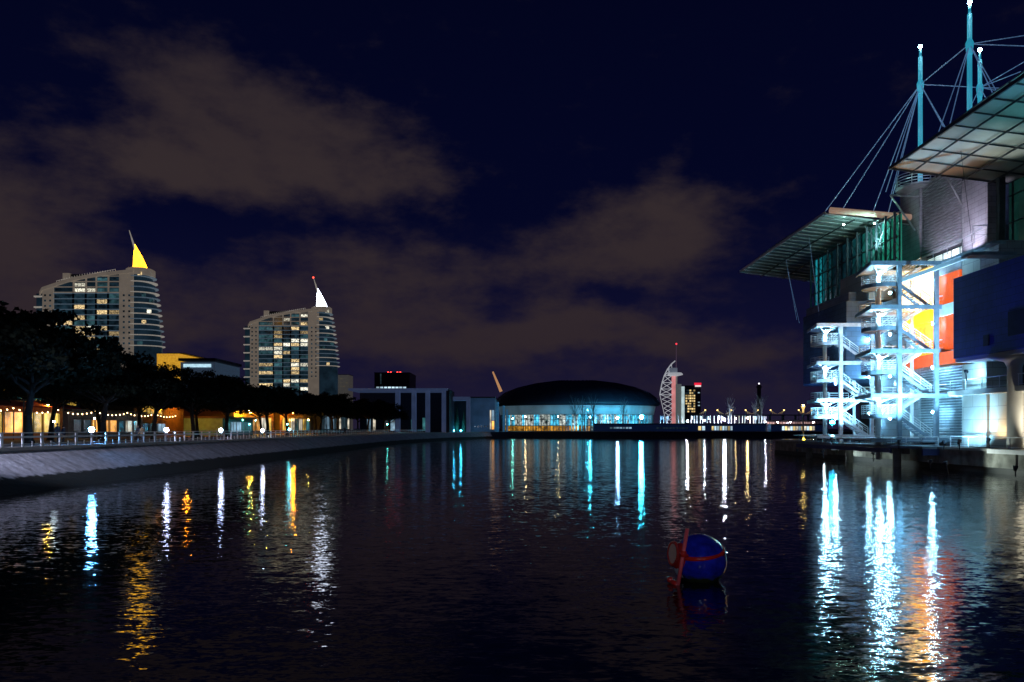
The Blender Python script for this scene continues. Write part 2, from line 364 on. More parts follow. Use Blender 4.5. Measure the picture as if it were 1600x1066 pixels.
# ------------------------------------------------------------------ stone pines
def pine_meshes(seed):
    rnd = random.Random(seed)
    tr = MB(); h = 5.4; lean = rnd.uniform(-.9, .9)
    pts = [Vector((0, 0, -.1)), Vector((lean * .25, rnd.uniform(-.2, .2), h * .45)), Vector((lean * .8, rnd.uniform(-.3, .3), h))]
    rr = [.36, .29, .24]
    for i in range(2): tr.tube(pts[i], pts[i + 1], rr[i], rr[i + 1], 8)
    tr.tube((0, 0, -.1), (0, 0, .35), .55, .36, 8)
    tips = []
    for b in range(8):
        a = 2 * PI * b / 8 + rnd.uniform(-.3, .3); L_ = rnd.uniform(2.6, 4.6)
        st = pts[1].lerp(pts[2], rnd.uniform(.55, 1)); mid = st + Vector((math.cos(a) * L_ * .5, math.sin(a) * L_ * .5, rnd.uniform(.9, 1.5)))
        en = mid + Vector((math.cos(a) * L_ * .5, math.sin(a) * L_ * .5, rnd.uniform(.8, 1.7)))
        tr.tube(st, mid, .14, .10, 6); tr.tube(mid, en, .10, .05, 6); tips.append(en)
        for q in range(2):
            a2 = a + rnd.uniform(-.8, .8); e2 = mid + Vector((math.cos(a2) * 1.9, math.sin(a2) * 1.9, rnd.uniform(.8, 1.8))); tr.tube(mid, e2, .06, .03, 5); tips.append(e2)
    cr = MB(); cx = lean * .8; clumps = []
    for q in range(120):
        a = rnd.uniform(0, 2 * PI); r = 6.9 * math.sqrt(rnd.random()); k = r / 6.9
        zt = h + .9 + 5.4 * math.sqrt(max(0, 1 - k * k)) * .92; z = zt - rnd.uniform(0, 1) ** 1.3 * (zt - h - .5)
        clumps.append((cx + r * math.cos(a), r * math.sin(a), z, rnd.uniform(.9, 1.55)))
    for (x, y, z, s) in clumps:
        for q in range(90):
            v = Vector((rnd.gauss(0, 1), rnd.gauss(0, 1), rnd.gauss(0, .55))); v = v.normalized() * s * rnd.uniform(.45, 1.0); v.z *= .62
            p = Vector((x, y, z)) + v; u = Vector((rnd.gauss(0, 1), rnd.gauss(0, 1), rnd.gauss(0, 1))).normalized(); w = u.orthogonal().normalized(); l = rnd.uniform(.12, .30)
            cr.add([p - u * l, p + w * l * .6, p + u * l, p - w * l * .6], [(0, 1, 2, 3)])
    return mesh('trunk', tr, bark, True), mesh('crown', cr, needles)
PV = [pine_meshes(100 + i) for i in range(4)]
trees = []
for d in (61, 72, 84, 97, 110, 124, 139, 156, 175, 196, 220, 246, 268):
    trees.append((-44.5 + random.uniform(-1, 1) + (2.5 if d > 200 else 0), d + random.uniform(-2, 2), 0))
for d in (68, 79, 91, 104, 118, 133, 150, 170, 194, 222, 252):
    trees.append((-55 + random.uniform(-2, 2) + (4 if d > 180 else 0), d + random.uniform(-2, 2), 1))
cnt = [0, 0]
for i, (x, y, row) in enumerate(trees):
    cnt[row] += 1
    lab = 'dark umbrella pine, %s from the left in the %s' % (nth(cnt[row]), 'row nearest the railing' if row == 0 else 'back row before the terraces')
    t = thing('pine_tree', lab, 'tree', (x, y, GZ), 'umbrella pines along the promenade', rz=random.uniform(0, 6))
    s = random.uniform(.90, 1.05) * (1.18 if y < 74 else .95) * (.86 if y > 255 else 1)
    t.scale = (s, s, s * (1 if y < 74 else .92)); a, b = PV[i % 4]
    inst('trunk', a, t); inst('crown', b, t)

# ------------------------------------------------------------------ low lit buildings behind the pines
W_orange = win_mat('window_orange', (1, .42, .08), 1.3); W_yellow = win_mat('window_yellow', (1, .62, .10), 1.0)
W_pale = win_mat('window_pale', (1, .9, .7), .9); W_cool = win_mat('window_cool', (.45, .75, 1), .45)
W_teal = win_mat('window_teal', (.12, .5, .55), .25); W_dim = win_mat('window_dim', (.2, .4, .5), .06)
yellow_wall = mat('yellow_render', (.26, .16, .03), .7, var=.15); teal_wall = mat('teal_render', (.12, .36, .40), .7)
orange_wall = mat('orange_render', (.7, .28, .06), .7); grey_wall = mat('grey_render', (.22, .24, .27), .8)
def low_house(label, x, y0, y1, z1, wallm, wins, roofm=dark_wall, depth=14, slope=0, name='restaurant', cat='building', awning=None, lamp=None):
    """house whose long front faces the dock (x = const); wins = (y0, y1, z0, z1, material)"""
    t = thing(name, label, cat, (x, (y0 + y1) / 2, GZ))
    part('wall', MB().box(x - depth, x, y0, y1, GZ, z1), wallm, t)
    part('roof', MB().box(x - depth - .3, x + .7, y0 - .3, y1 + .3, z1 + .003, z1 + .35), roofm, t)
    for (a, b, c, e, m_) in wins:
        w = part('window', MB().box(x + .003, x + .05, a, b, c, e), m_, t)
        f = MB(); k = .07
        f.box(x + .051, x + .13, a - k, b + k, e, e + k); f.box(x + .051, x + .13, a - k, b + k, c - k, c)
        n_ = max(1, round((b - a) / 1.6))
        for q in range(n_ + 1): yy = a + (b - a) * q / n_; f.box(x + .052, x + .129, yy - k / 2, yy + k / 2, c, e)
        part('frame', f, dark_steel, w)
    if awning:
        part('awning', MB().add([(x + .1, y0 + 1, awning[0] + .9), (x + .1, y1 - 1, awning[0] + .9), (x + 3, y1 - 1, awning[0]), (x + 3, y0 + 1, awning[0]),
                                 (x + .1, y0 + 1, awning[0] + .8), (x + .1, y1 - 1, awning[0] + .8), (x + 3, y1 - 1, awning[0] - .1), (x + 3, y0 + 1, awning[0] - .1)],
                                [(0, 1, 2, 3), (7, 6, 5, 4), (0, 3, 7, 4), (1, 5, 6, 2), (3, 2, 6, 7), (0, 4, 5, 1)]), awning[1], t)
    for (ly, lz, bm_, r) in (lamp or []):
        l = part('wall_lamp', MB().box(x + .05, x + 2.6, ly - .04, ly + .04, lz + .12 + r, lz + .2 + r), dark_steel, t)
        part('bulb', MB().ball((x + 2.6, ly, lz), r, 8, 4), bm_, l, True)
    return t
def rowwin(y0, y1, z0, z1, n_, mats, rnd=random.Random(3), gap=.4):
    o = []; st = (y1 - y0) / n_
    for i in range(n_): o.append((y0 + st * i + gap / 2, y0 + st * (i + 1) - gap / 2, z0, z1, rnd.choice(mats)))
    return o
XB = -63
low_house('low restaurant with glowing orange windows under a red awning, far left', XB, 70, 108, 7.6, orange_wall,
          rowwin(71, 107, 3.6, 6.2, 9, [W_orange, W_orange, W_yellow]), awning=(6.9, mat('red_canvas', (.4, .03, .03), .8)), lamp=[(80, 7.2, B_warm, .05), (100, 7.2, B_warm, .06)])
low_house('yellow and teal two-storey house behind the orange terrace', XB - 9, 96, 128, 10.6, teal_wall,
          rowwin(97, 127, 7.9, 10.0, 7, [W_yellow, W_teal, W_teal, W_yellow]), name='house')
low_house('low cafe with a pale lit front and string of lights overhead', XB, 109, 131, 6.6, grey_wall,
          rowwin(110, 130, 3.5, 5.4, 8, [W_pale, W_orange, W_cool, W_dim]), name='cafe')
low_house('bright yellow gabled end house between pine trunks near the tan stroller', XB - 2, 132, 152, 10.9, mat('olive_render', (.07, .055, .03), .8),
          rowwin(134, 144, 3.4, 5.0, 3, [W_dim, W_cool]) + [(135, 142.5, 6.8, 9.4, W_yellow)], name='house', lamp=[(147.5, 7.9, B_org, .30)])
low_house('long teal kiosk with a white light strip along its eave', -58, 154, 172, 6.2, teal_wall,
          rowwin(155, 171, 3.4, 5.5, 5, [W_teal, W_cool, W_teal]), name='kiosk', lamp=[(158, 5.9, B_teal, .10), (166, 5.9, B_teal, .10)])
low_house('tall yellow house lit by warm lamps behind leaning pines', XB, 174, 203, 12.5, yellow_wall,
          rowwin(176, 201, 3.6, 6.8, 6, [W_yellow, W_pale, W_yellow, W_orange]), name='house', lamp=[(177, 8.1, B_warm, .36), (188, 7.6, B_warm, .09)])
low_house('yellow arcade house with green-lit corner, right of the tall yellow house', XB + 1, 205, 237, 12.5, yellow_wall,
          rowwin(207, 235, 3.6, 7.0, 7, [W_yellow, W_pale, W_yellow, W_teal]), name='house', lamp=[(208.5, 8.6, B_org, .40), (224, 6.6, B_warm, .10)])
low_house('dark blue office with tall pale windows behind the pines', -60, 240, 285, 11, dark_wall,
          rowwin(242, 283, 4.0, 9.0, 12, [W_pale, W_dim, W_dim, W_cool]), name='office_building')
# string lights over the terrace
sl = thing('string_lights', 'string of small warm bulbs hanging over the orange terrace', 'string lights', (-60.5, 100, GZ))
m1 = MB(); bl = []
for i in range(6):
    y0 = 84 + i * 9.2; part('pole', MB().tube((-60.5, y0, GZ), (-60.5, y0, 6.9), .05, .04, 6), dark_steel, sl)
    for q in range(8):
        t0, t1 = q / 8, (q + 1) / 8; f = lambda t: 6.7 - .9 * 4 * t * (1 - t) * .5
        m1.tube((-60.5, y0 + 9.2 * t0, f(t0)), (-60.5, y0 + 9.2 * t1, f(t1)), .015, n=4)
        bl.append((y0 + 9.2 * t0, f(t0) - .12))
part('wire', m1, dark_steel, sl)
bm_s = bulb_mat('string_bulb', (1, .62, .28), 14)
for (y, z) in bl: part('bulb', MB().ball((-60.5, y, z), .085, 6, 4), bm_s, sl)
# dark blocks right of the pines: yellow and blue flat building above the trees
t = thing('shopping_centre', 'flat-roofed building with a glowing yellow side and a white light strip', 'building', (ax(290, 330), 330, GZ))
d = 330
part('wall', MB().box(ax(282, d), ax(336, d), d, d + 30, GZ, az(566, d)), mat('blue_grey_cladding', (.10, .14, .2), .6, emit=(.05, .08, .13), es=.35), t)
part('wall', MB().box(ax(246, d), ax(281.5, d), d - .5, d + 29, GZ, az(553, d)), mat('yellow_glowing_wall', (.8, .5, .05), .6, emit=(1, .5, .04), es=.55), t, label='glowing yellow wall')  # plain yellow wall given its own glow to look lit
part('roof', MB().box(ax(280, d), ax(338, d), d - 1, d + 31, az(560, d) - 1.2, az(560, d)), black, t)
part('roof', MB().box(ax(262, d), ax(290, d), d - 1, d + 31, az(553, d) + .01, az(552, d)), black, t)
part('light_strip', MB().box(ax(287, d), ax(330, d), d - .4, d - .05, az(574, d), az(569, d)), mat('strip_light', (.6, .8, .9), .5, emit=(.55, .85, 1), es=.9), t)

# ------------------------------------------------------------------ residential towers with sail spires
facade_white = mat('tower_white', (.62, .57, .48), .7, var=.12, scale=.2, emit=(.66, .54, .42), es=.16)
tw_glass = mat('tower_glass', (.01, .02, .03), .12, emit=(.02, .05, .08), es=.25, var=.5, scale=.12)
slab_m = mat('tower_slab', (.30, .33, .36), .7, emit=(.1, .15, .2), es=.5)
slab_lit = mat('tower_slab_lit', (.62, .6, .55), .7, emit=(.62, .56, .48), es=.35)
def tower(label, x_left_px, d, sail_mat, tip_lamp, seed, k=.45):
    """k metres per reference pixel; reference picture columns 52..246, ground line 670"""
    X0 = ax(x_left_px, d)
    X = lambda px: X0 + (px - 52) * k
    Z = lambda py: H + (670 - py) * k
    Y = d; rnd = random.Random(seed)
    t = thing('residential_tower', label, 'tower', (X(150), Y + 12, GZ), 'towers with sail spires')
    top = [(62, 456), (66, 449), (84, 443), (105, 436), (133, 430), (160, 426), (186, 423), (208, 421)]
    out = [(X(a), Z(b)) for a, b in top] + [(X(208), GZ), (X(62), GZ)]
    part('core', MB().poly(out, Y + 1.2, Y + 24, 'y'), tw_glass, t)
    def tz(px):
        for (a, b), (c, e) in zip(top, top[1:]):
            if a <= px <= c: return b + (e - b) * (px - a) / (c - a)
        return 421
    for a, b in ((66, 83), (186, 208)):
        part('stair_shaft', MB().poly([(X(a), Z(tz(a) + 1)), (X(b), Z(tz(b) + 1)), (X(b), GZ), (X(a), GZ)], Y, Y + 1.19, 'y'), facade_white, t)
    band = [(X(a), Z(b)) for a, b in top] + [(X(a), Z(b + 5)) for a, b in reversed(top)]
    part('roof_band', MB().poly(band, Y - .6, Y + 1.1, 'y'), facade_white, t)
    cols = [83, 114, 133.5, 149.5, 168.5, 186]
    wm = [(W_t_warm, .16), (W_t_pale, .12), (W_t_teal, .34), (W_t_dark, 1)]
    fl = 8.35; rows = [458 + fl * i for i in range(16)]
    uw = {m_.name: unit_box('window', m_) for m_, p in wm}
    def addwin(xa, xb, za, zb, y=Y + 1.0, name='window', m_=None):
        if m_ is None:
            q = rnd.random(); 
            for mm, p in wm:
                if q < p: m_ = mm; break
                q -= p
            m_ = m_ or W_t_dark
        o = inst(name, uw[m_.name], t); o.location = Vector(((xa + xb) / 2, y, (za + zb) / 2)) - wloc(t); o.scale = (abs(xb - xa), .3, abs(za - zb))
    top_rows = [433, 441, 449.5]
    for c0, c1 in zip(cols, cols[1:]):
        for r_ in top_rows:
            if tz((c0 + c1) / 2) + 6 < r_: addwin(X(c0 + 2), X(c1 - 2), Z(r_ + 1), Z(r_ + 6.2))
        for r_ in rows: addwin(X(c0 + 1.2), X(c1 - 1.2), Z(r_ + 1.6), Z(r_ + fl - .6))
    grid = MB()
    for c in cols[1:-1]:
        grid.box(X(c) - .45, X(c) + .45, Y + .4, Y + 1.15, Z(457), Z(tz(c) + 4))
    for r_ in (430.5, 439, 447.5, 456):
        xs = [c for c in range(84, 187, 2) if tz(c) + 4 < r_]
        if xs: grid.box(X(xs[0]), X(186), Y + .45, Y + 1.14, Z(r_ + 1.4), Z(r_))
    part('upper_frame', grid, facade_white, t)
    for r_ in rows:
        part('floor_slab', MB().box(X(83.5), X(185.8), Y - .3, Y + 1.1, Z(r_ + .9), Z(r_)), slab_m, t)
    fins = MB()
    for c in cols[1:-1]: fins.box(X(c) - .55, X(c) + .55, Y - .1, Y + 1.12, GZ, Z(457.5))
    part('bay_fin', fins, black, t)
    for base in (69, 77, 192, 200.5):
        for r_ in rows[:13]:
            addwin(X(base), X(base + 3), Z(r_ + 2), Z(r_ + 5), Y - .02, 'small_window', W_t_dark)
    # left balconies
    for i in range(9):
        zc = Z(463 + i * 16.7)
        part('balcony', MB().box(X(52), X(65.8), Y + .4, Y + 14, zc - .5, zc + .5), slab_lit, t)
    part('side_glazing', MB().box(X(54), X(65.9), Y + 2, Y + 13, GZ, Z(458)), tw_glass, t)
    # right curved glazing and balconies
    def rx(py): return 229 + (246 - 229) * min(1, max(0, (py - 425) / 110)) ** .7
    gl = MB()
    for i in range(14):
        a, b = 424 + i * 17.6, 424 + (i + 1) * 17.6
        w = (X(rx(a) - 4) - X(208)); gl.lathe([(1, 0), (1, Z(a) - Z(b))], 24, (X(208), Y + 11, Z(b)), w, 10)
    part('round_glazing', gl, tw_glass, t)
    for i in range(14):
        zc = Z(431 + i * 8.4); py = 431 + i * 8.4; w = X(rx(py)) - X(208)
        part('balcony', MB().lathe([(1, 0), (1, .55)], 28, (X(208), Y + 11, zc), w, 11.2), slab_lit if i % 2 else slab_m, t)
        if rnd.random() < .5:
            a = rnd.uniform(-1.5, -.6); w0 = w * .9
            cx_, cy_ = X(208) + math.cos(a) * w0, Y + 11 + math.sin(a) * 10.3
            addwin(cx_ - 2, cx_ + 2, zc + .7, zc + 3.2, cy_ + .3, 'window', rnd.choice([W_t_warm, W_t_pale, W_t_teal]))
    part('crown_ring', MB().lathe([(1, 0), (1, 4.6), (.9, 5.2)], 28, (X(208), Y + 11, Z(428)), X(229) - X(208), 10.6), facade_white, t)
    # roof structure
    part('roof_slope', MB().poly([(X(88), Z(438)), (X(100), Z(425)), (X(150), Z(425)), (X(186), Z(422))], Y + 8, Y + 20, 'y'), dark_wall, t)
    part('roof_house', MB().box(X(90), X(100), Y + 6, Y + 12, Z(438), Z(424)), facade_white, t)
    m2 = MB()
    for i in range(24): xx = X(88 + i * 4); m2.box(xx - .1, xx + .1, Y + .2, Y + .4, Z(tz(88 + i * 4)), Z(tz(88 + i * 4) - 3))
    m2.bar((X(88), Y + .3, Z(tz(88) - 3)), (X(180), Y + .3, Z(tz(180) - 3)), .2, .25)
    part('roof_railing', m2, slab_lit, t)
    # sail spire: a thin double-curved shell
    sp = MB(); prof = [(0, 197.0, 222.5), (.25, 197.6, 218.4), (.5, 198.3, 213.4), (.75, 199.2, 207.4), (1, 200.2, 201.2)]
    n_ = 12; vs = []; fs = []
    for side in (0, 1):
        for j in range(n_ + 1):
            q = j / n_; 
            for (a, b) in zip(prof, prof[1:]):
                if a[0] <= q <= b[0]:
                    u = (q - a[0]) / (b[0] - a[0]); l = a[1] + (b[1] - a[1]) * u; r_ = a[2] + (b[2] - a[2]) * u
            for i in range(7):
                s = i / 6; xx = X(l + (r_ - l) * s); bul = math.sin(PI * s) * (1 - q) * 4.0 + .15
                vs.append((xx, Y + 9 + (-bul if side == 0 else bul * .2), Z(420 - q * 43)))
    for side in (0, 1):
        o = side * (n_ + 1) * 7
        for j in range(n_):
            for i in range(6):
                f_ = (o + j * 7 + i, o + j * 7 + i + 1, o + (j + 1) * 7 + i + 1, o + (j + 1) * 7 + i); fs.append(f_ if side == 0 else f_[::-1])
    sp.add(vs, fs); part('sail', sp, sail_mat, t, True)
    part('spire', MB().tube((X(202.2), Y + 9, Z(388)), (X(192), Y + 9, Z(355)), .95, .25, 8), slab_lit, t)
    part('sail_mast', MB().tube((X(197.2), Y + 9, Z(421)), (X(200.6), Y + 9, Z(379)), .45, .3, 8), facade_white, t)
    if tip_lamp: part('warning_lamp', MB().ball((X(191.5), Y + 9, Z(354)), .8, 8, 5), tip_lamp, t)
    return t
W_t_warm = win_mat('tower_window_warm', (1, .72, .35), .8, .9, 1.1); W_t_pale = win_mat('tower_window_pale', (1, .95, .75), 1.1, .9, 1.1)
W_t_teal = win_mat('tower_window_teal', (.15, .42, .5), .2, .8, .25); W_t_dark = win_mat('tower_window_dark', (.06, .16, .24), .14, .8, .25)
tower('tall curved apartment tower crowned by a glowing yellow sail', 52, 540, mat('yellow_sail', (.8, .55, .05), .5, emit=(1, .46, .015), es=5, var=.75, scale=.16), None, 5)
tower('apartment tower crowned by a white sail with red tip lamp', 380, 540 / .757, mat('white_sail', (.8, .8, .85), .5, emit=(.72, .8, 1), es=9, var=.6, scale=.16), bulb_mat('red_beacon', (1, .05, .03), 6), 11)

# ------------------------------------------------------------------ middle distance, left to right
def block(name, label, px0, px1, py, d, m_, depth=25, wins=None, cat='building', z0=GZ, group=None):
    t = thing(name, label, cat, (ax((px0 + px1) / 2, d), d + depth / 2, z0), group)
    part('wall', MB().box(ax(px0, d), ax(px1, d), d, d + depth, z0, az(py, d)), m_, t)
    part('roof', MB().box(ax(px0, d) - .3, ax(px1, d) + .3, d - .3, d + depth + .3, az(py, d) + .003, az(py, d) + .5), black, t)
    for (a, b, c, e, wm_) in (wins or []):
        part('window', MB().box(ax(a, d), ax(b, d), d - .12, d - .003, az(c, d), az(e, d)), wm_, t)
    return t
W_far = win_mat('far_window_warm', (1, .72, .3), 1.0, .5, .2); W_farc = win_mat('far_window_cool', (.6, .85, 1), .9, .5, .2)
rw = random.Random(9)
block('apartment_building', 'small pale block peeking out right of the white-sail tower', 525, 545, 586, 760, mat('dim_beige', (.4, .38, .34), .8, emit=(.3, .27, .24), es=.12), 20,
      [(527 + 4.5 * i, 530 + 4.5 * i, 592 + 6 * j, 595 + 6 * j - 6 + 3, rw.choice([W_far, W_dim])) for i in range(4) for j in range(3)])
t = block('office_building', 'black office block with red roof lamps and a white light strip', 585, 640, 583, 620, black, 40,
          [(588 + 6 * i, 592.5 + 6 * i, 607, 604.5, W_farc) for i in range(8)] + [(594, 596, 600, 584, W_dim)])
for px in (606.5, 610.5, 621, 625.5): part('roof_lamp', MB().ball(at(px, 582.3, 622), .75, 8, 5), bulb_mat('red_small', (1, .04, .03), 6), t)
# big portico
t = thing('pavilion', 'large flat-roofed pavilion portico with square blue-grey piers', 'pavilion', (ax(632, 300), 312, GZ))
D = 300
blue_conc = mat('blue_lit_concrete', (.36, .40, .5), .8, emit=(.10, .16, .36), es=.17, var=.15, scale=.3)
part('roof', MB().box(ax(545, D), ax(700, D), D - 1, D + 26, az(610.5, D), az(607, D)), blue_conc, t)
for px in (620.5, 646, 667.5, 693): part('pier', MB().box(ax(px - 3, D), ax(px + 3, D), D, D + 4, GZ, az(610.6, D)), blue_conc, t)
part('back_wall', MB().box(ax(548, D), ax(690, D), D + 18, D + 20, GZ, az(610.6, D)), mat('pavilion_dark', (.03, .04, .06), .8), t)
part('end_wall', MB().box(ax(697, D), ax(702, D), D + .2, D + 26.2, GZ, az(608, D)), dark_wall, t)
for (a, b, z_, m_) in ((588, 596, 648, W_dim), (599, 606, 650, W_cool), (633, 639, 655, W_teal), (652, 660, 652, W_teal), (560, 566, 650, W_cool), (570, 574, 652, W_pale)):
    part('window', MB().box(ax(a, D), ax(b, D), D + 17.8, D + 17.99, GZ + .6, az(z_, D)), m_, t)
t = thing('portico', 'smaller pale stone portico framing three cyan-lit cypresses', 'portico', (ax(716, 318), 320, GZ))
D = 318
part('lintel', MB().box(ax(701, D), ax(734, D), D, D + 5, az(626, D), az(620, D)), blue_conc, t)
part('pier', MB().box(ax(728.5, D), ax(734, D), D + .1, D + 5.1, GZ, az(626.1, D)), blue_conc, t)
part('back_wall', MB().box(ax(702, D), ax(728, D), D + 18, D + 19, GZ, az(624, D)), dark_wall, t)
cyp_leaf = mat('cypress_foliage', (.06, .10, .06), .9, var=.4)
def cypress(label, px, py, d, w):
    p = at(px, py, d); hh = p.z - GZ; rnd = random.Random(int(px))
    t = thing('cypress_tree', label, 'tree', (p.x, d, GZ), 'cyan-lit cypresses under the portico')
    part('trunk', MB().tube((p.x, d, GZ), (p.x, d, GZ + hh * .5), .2, .1, 6), bark, t)
    c = MB()
    for q in range(900):
        z = rnd.random() ** 1.3; r = w * (1 - z) ** .7 * (.35 + .65 * min(1, z * 6)) * rnd.uniform(.6, 1); a = rnd.uniform(0, 2 * PI)
        o = Vector((p.x + r * math.cos(a), d + r * math.sin(a), GZ + .4 + z * (hh - .4))); u = Vector((math.cos(a + 1.57), math.sin(a + 1.57), 0)); v = Vector((0, 0, 1))
        c.add([o - u * .22, o + v * .5, o + u * .22, o - v * .4], [(0, 1, 2, 3)])
    part('crown', c, cyp_leaf, t)
    return t
for px, py, w, lab in ((704, 649, .9, 'short cyan-lit cypress at the portico left edge'), (714, 636, 1.3, 'tallest cyan-lit cypress, middle of the portico'), (725, 642, 1.1, 'cyan-lit cypress beside the portico right pier')):
    cypress(lab, px, py, D + 8, w)
B_upl = bulb_mat('uplight_cyan', (.05, .6, 1), 260)
for px, lab in ((709, 'cyan ground uplight between the short and tallest cypress'), (720, 'cyan ground uplight between tallest and right cypress')):
    x = ax(px, D + 5); t = thing('ground_uplight', lab, 'lamp', (x, D + 5, GZ), 'uplights at the cypresses')
    part('housing', MB().lathe([(.35, 0), (.35, .35)], 10, (x, D + 5, GZ)), dark_steel, t); part('bulb', MB().ball((x, D + 5, GZ + .6), .22, 8, 4), B_upl, t, True)
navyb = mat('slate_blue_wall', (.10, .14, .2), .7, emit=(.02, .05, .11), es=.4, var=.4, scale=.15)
t = block('exhibition_hall', 'dark slate hall with a narrow lit doorway, left of the arena', 735, 773, 622, 330, navyb, 40,
      [(765.5, 767.5, 671, 641, W_pale), (768.5, 772, 657, 641, W_cool), (768.5, 772, 671, 658, W_orange)] + [(741 + 5 * i, 743 + 5 * i, 668, 665, W_dim) for i in range(5)])
for k_, (a, b) in enumerate(((776, 779), (785.5, 788.5), (791, 793.5))):
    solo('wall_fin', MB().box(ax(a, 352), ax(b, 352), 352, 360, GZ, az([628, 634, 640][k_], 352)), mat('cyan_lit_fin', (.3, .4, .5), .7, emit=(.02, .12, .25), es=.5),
         ['tall dark blue concrete fin beside the slate hall', 'middle blue concrete fin left of the arena', 'thin short blue fin next to the arena glass'][k_], 'wall', 'blue fins left of the arena')
# inclined pylon
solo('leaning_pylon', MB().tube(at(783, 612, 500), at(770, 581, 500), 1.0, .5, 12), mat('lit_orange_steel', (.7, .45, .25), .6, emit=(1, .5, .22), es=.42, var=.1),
     'slanting orange-lit pylon rising behind the arena roof', 'pylon', smooth=True, loc=(-8, 500, 20))
# ---- arena
t = thing('arena', 'domed arena with a dark lens-shaped roof and glazed front', 'arena', (ax(906, 455), 455, GZ))
AX, AY, ARX, ARY = ax(906, 440), 462, 49.5, 36
def ring(prof, n_=72):
    m_ = MB(); m_.lathe(prof, n_, (AX, AY, 0), ARX, ARY); return m_
rf_m = mat('arena_roof', (.012, .014, .03), .55, var=.2, scale=.05)
part('roof', ring([(.93, 17.0), (1.0, 17.9), (1.005, 19.0), (.97, 21.8), (.88, 25.2), (.72, 28.4), (.5, 31), (.25, 32.6), (.02, 33.0)]), rf_m, t, True)
ribs = MB()
for i in range(36):
    a = 2 * PI * i / 36 + .04; pr = [(1.008, 19.1), (.973, 22.0), (.883, 25.4), (.722, 28.6), (.5, 31.2), (.25, 32.8)]
    P = [Vector((AX + r * ARX * math.cos(a), AY + r * ARY * math.sin(a), z)) for r, z in pr]
    for p, q in zip(P, P[1:]): ribs.tube(p, q, .12, n=4)
part('roof_seam', ribs, rf_m, t)
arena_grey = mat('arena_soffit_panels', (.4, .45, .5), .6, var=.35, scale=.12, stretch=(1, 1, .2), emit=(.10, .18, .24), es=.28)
part('clerestory', ring([(.93, 12.2), (.955, 17.9)]), arena_grey, t, True)
part('drum', ring([(.88, GZ), (.88, 12.6)]), dark_wall, t)
W_ar_o = win_mat('arena_window_orange', (1, .45, .05), .55, .8, .5); W_ar_w = win_mat('arena_window_white', (.8, .9, .85), .6, 1.0, .7); W_ar_c = win_mat('arena_window_cyan', (.08, .58, .9), 1.3, .9, .5)
NP = 80
for i in range(NP):
    a0 = PI + PI * i / NP; a1 = PI + PI * (i + 1) / NP - .006
    if i < 4: continue
    for (z0, z1, rr, mats_) in ((GZ + .2, 5.6, .9, [W_ar_o]), (5.9, 12.0, .9, [W_ar_w, W_ar_w, W_ar_c])):
        if i > 42: mats_ = [W_ar_c, W_ar_c, W_ar_w]
        m_ = rw.choice(mats_)
        P = [(AX + rr * ARX * math.cos(a), AY + rr * ARY * math.sin(a)) for a in (a0, a1)]; Q = [(AX + (rr + .008) * ARX * math.cos(a), AY + (rr + .008) * ARY * math.sin(a)) for a in (a0, a1)]
        part('window', MB().poly([Q[0], Q[1], P[1], P[0]], z0, z1), m_, t) if z0 > 5 else part('lower_window', MB().poly([Q[0], Q[1], P[1], P[0]], z0, z1), m_, t)
mul = MB()
for i in range(0, NP + 1, 1):
    a = PI + PI * i / NP; x, y = AX + .925 * ARX * math.cos(a), AY + .925 * ARY * math.sin(a); mul.tube((x, y, GZ), (x, y, 12.6), .15, n=5)
part('mullion', mul, dark_steel, t)
for z_ in (5.7, 9.0, 12.1): part('transom', ring([(.91, z_), (.925, z_), (.925, z_ + .25), (.91, z_ + .25)]), dark_steel, t)
# lamps before the arena
B_cy2 = bulb_mat('arena_lamp_cyan', (.04, .66, 1), 1500); B_bl2 = bulb_mat('arena_lamp_blue', (.25, .55, 1), 480); B_gr2 = bulb_mat('arena_lamp_green', (.2, 1, .75), 200); B_ye2 = bulb_mat('arena_lamp_yellow', (1, .7, .3), 200)
B_wh2 = bulb_mat('arena_lamp_white', (.8, .85, 1), 900)
for px, py, bm_, r, lab in [(1002, 652, B_cy2, .95, 'strongest cyan floodlamp in front of the arena right end'), (922, 652, B_cy2, .30, 'bright cyan floodlamp before the arena centre'),
                            (965, 653, B_bl2, .6, 'blue-white lamp between the two cyan arena floodlamps'), (918, 641, B_cy2, .12, 'small cyan lamp high above the arena centre floodlamp'),
                            (801, 654, B_gr2, .26, 'greenish lamp in front of the arena left end'), (821, 651, B_ye2, .26, 'yellow-white lamp over the arena orange windows'), (872, 651, B_ye2, .2, 'pale lamp before the arena, right of the orange windows')]:
    lamp_post(lab, px, py, 405, bm_, r, kind='street', group='lamps in front of the arena', pr=.12)
for px, py, bm_, r, lab in [(1074, 658, B_wh2, .34, 'white lamp left of the flagpole row, beside the low quay house'), (1101, 657, B_wh2, .22, 'white lamp left of the brightest flagpole lamp'), (1132, 656, B_wh2, .50, 'dazzling white lamp among the flagpoles'),
                            (1168, 653, B_ye2, .36, 'yellow lamp among the flagpoles'), (1150, 654, B_ye2, .14, 'small yellow lamp left of the bigger yellow one'), (1196, 659, B_wh2, .16, 'small white lamp at the flagpole row right end'),
                            (1215, 660, bulb_mat('pink_lamp', (1, .5, .6), 220), .2, 'pinkish lamp on the far quay'), (1235, 660, bulb_mat('pink_lamp', (1, .5, .6), 220), .2, 'pink-red lamp on the far quay near the tall yellow lamp'), (1271, 660, B_wh2, .2, 'white lamp on the far quay beside the stair deck')]:
    lamp_post(lab, px, py, 348.7, bm_, r, kind='street', group='lamps on the far quay', pr=.12)
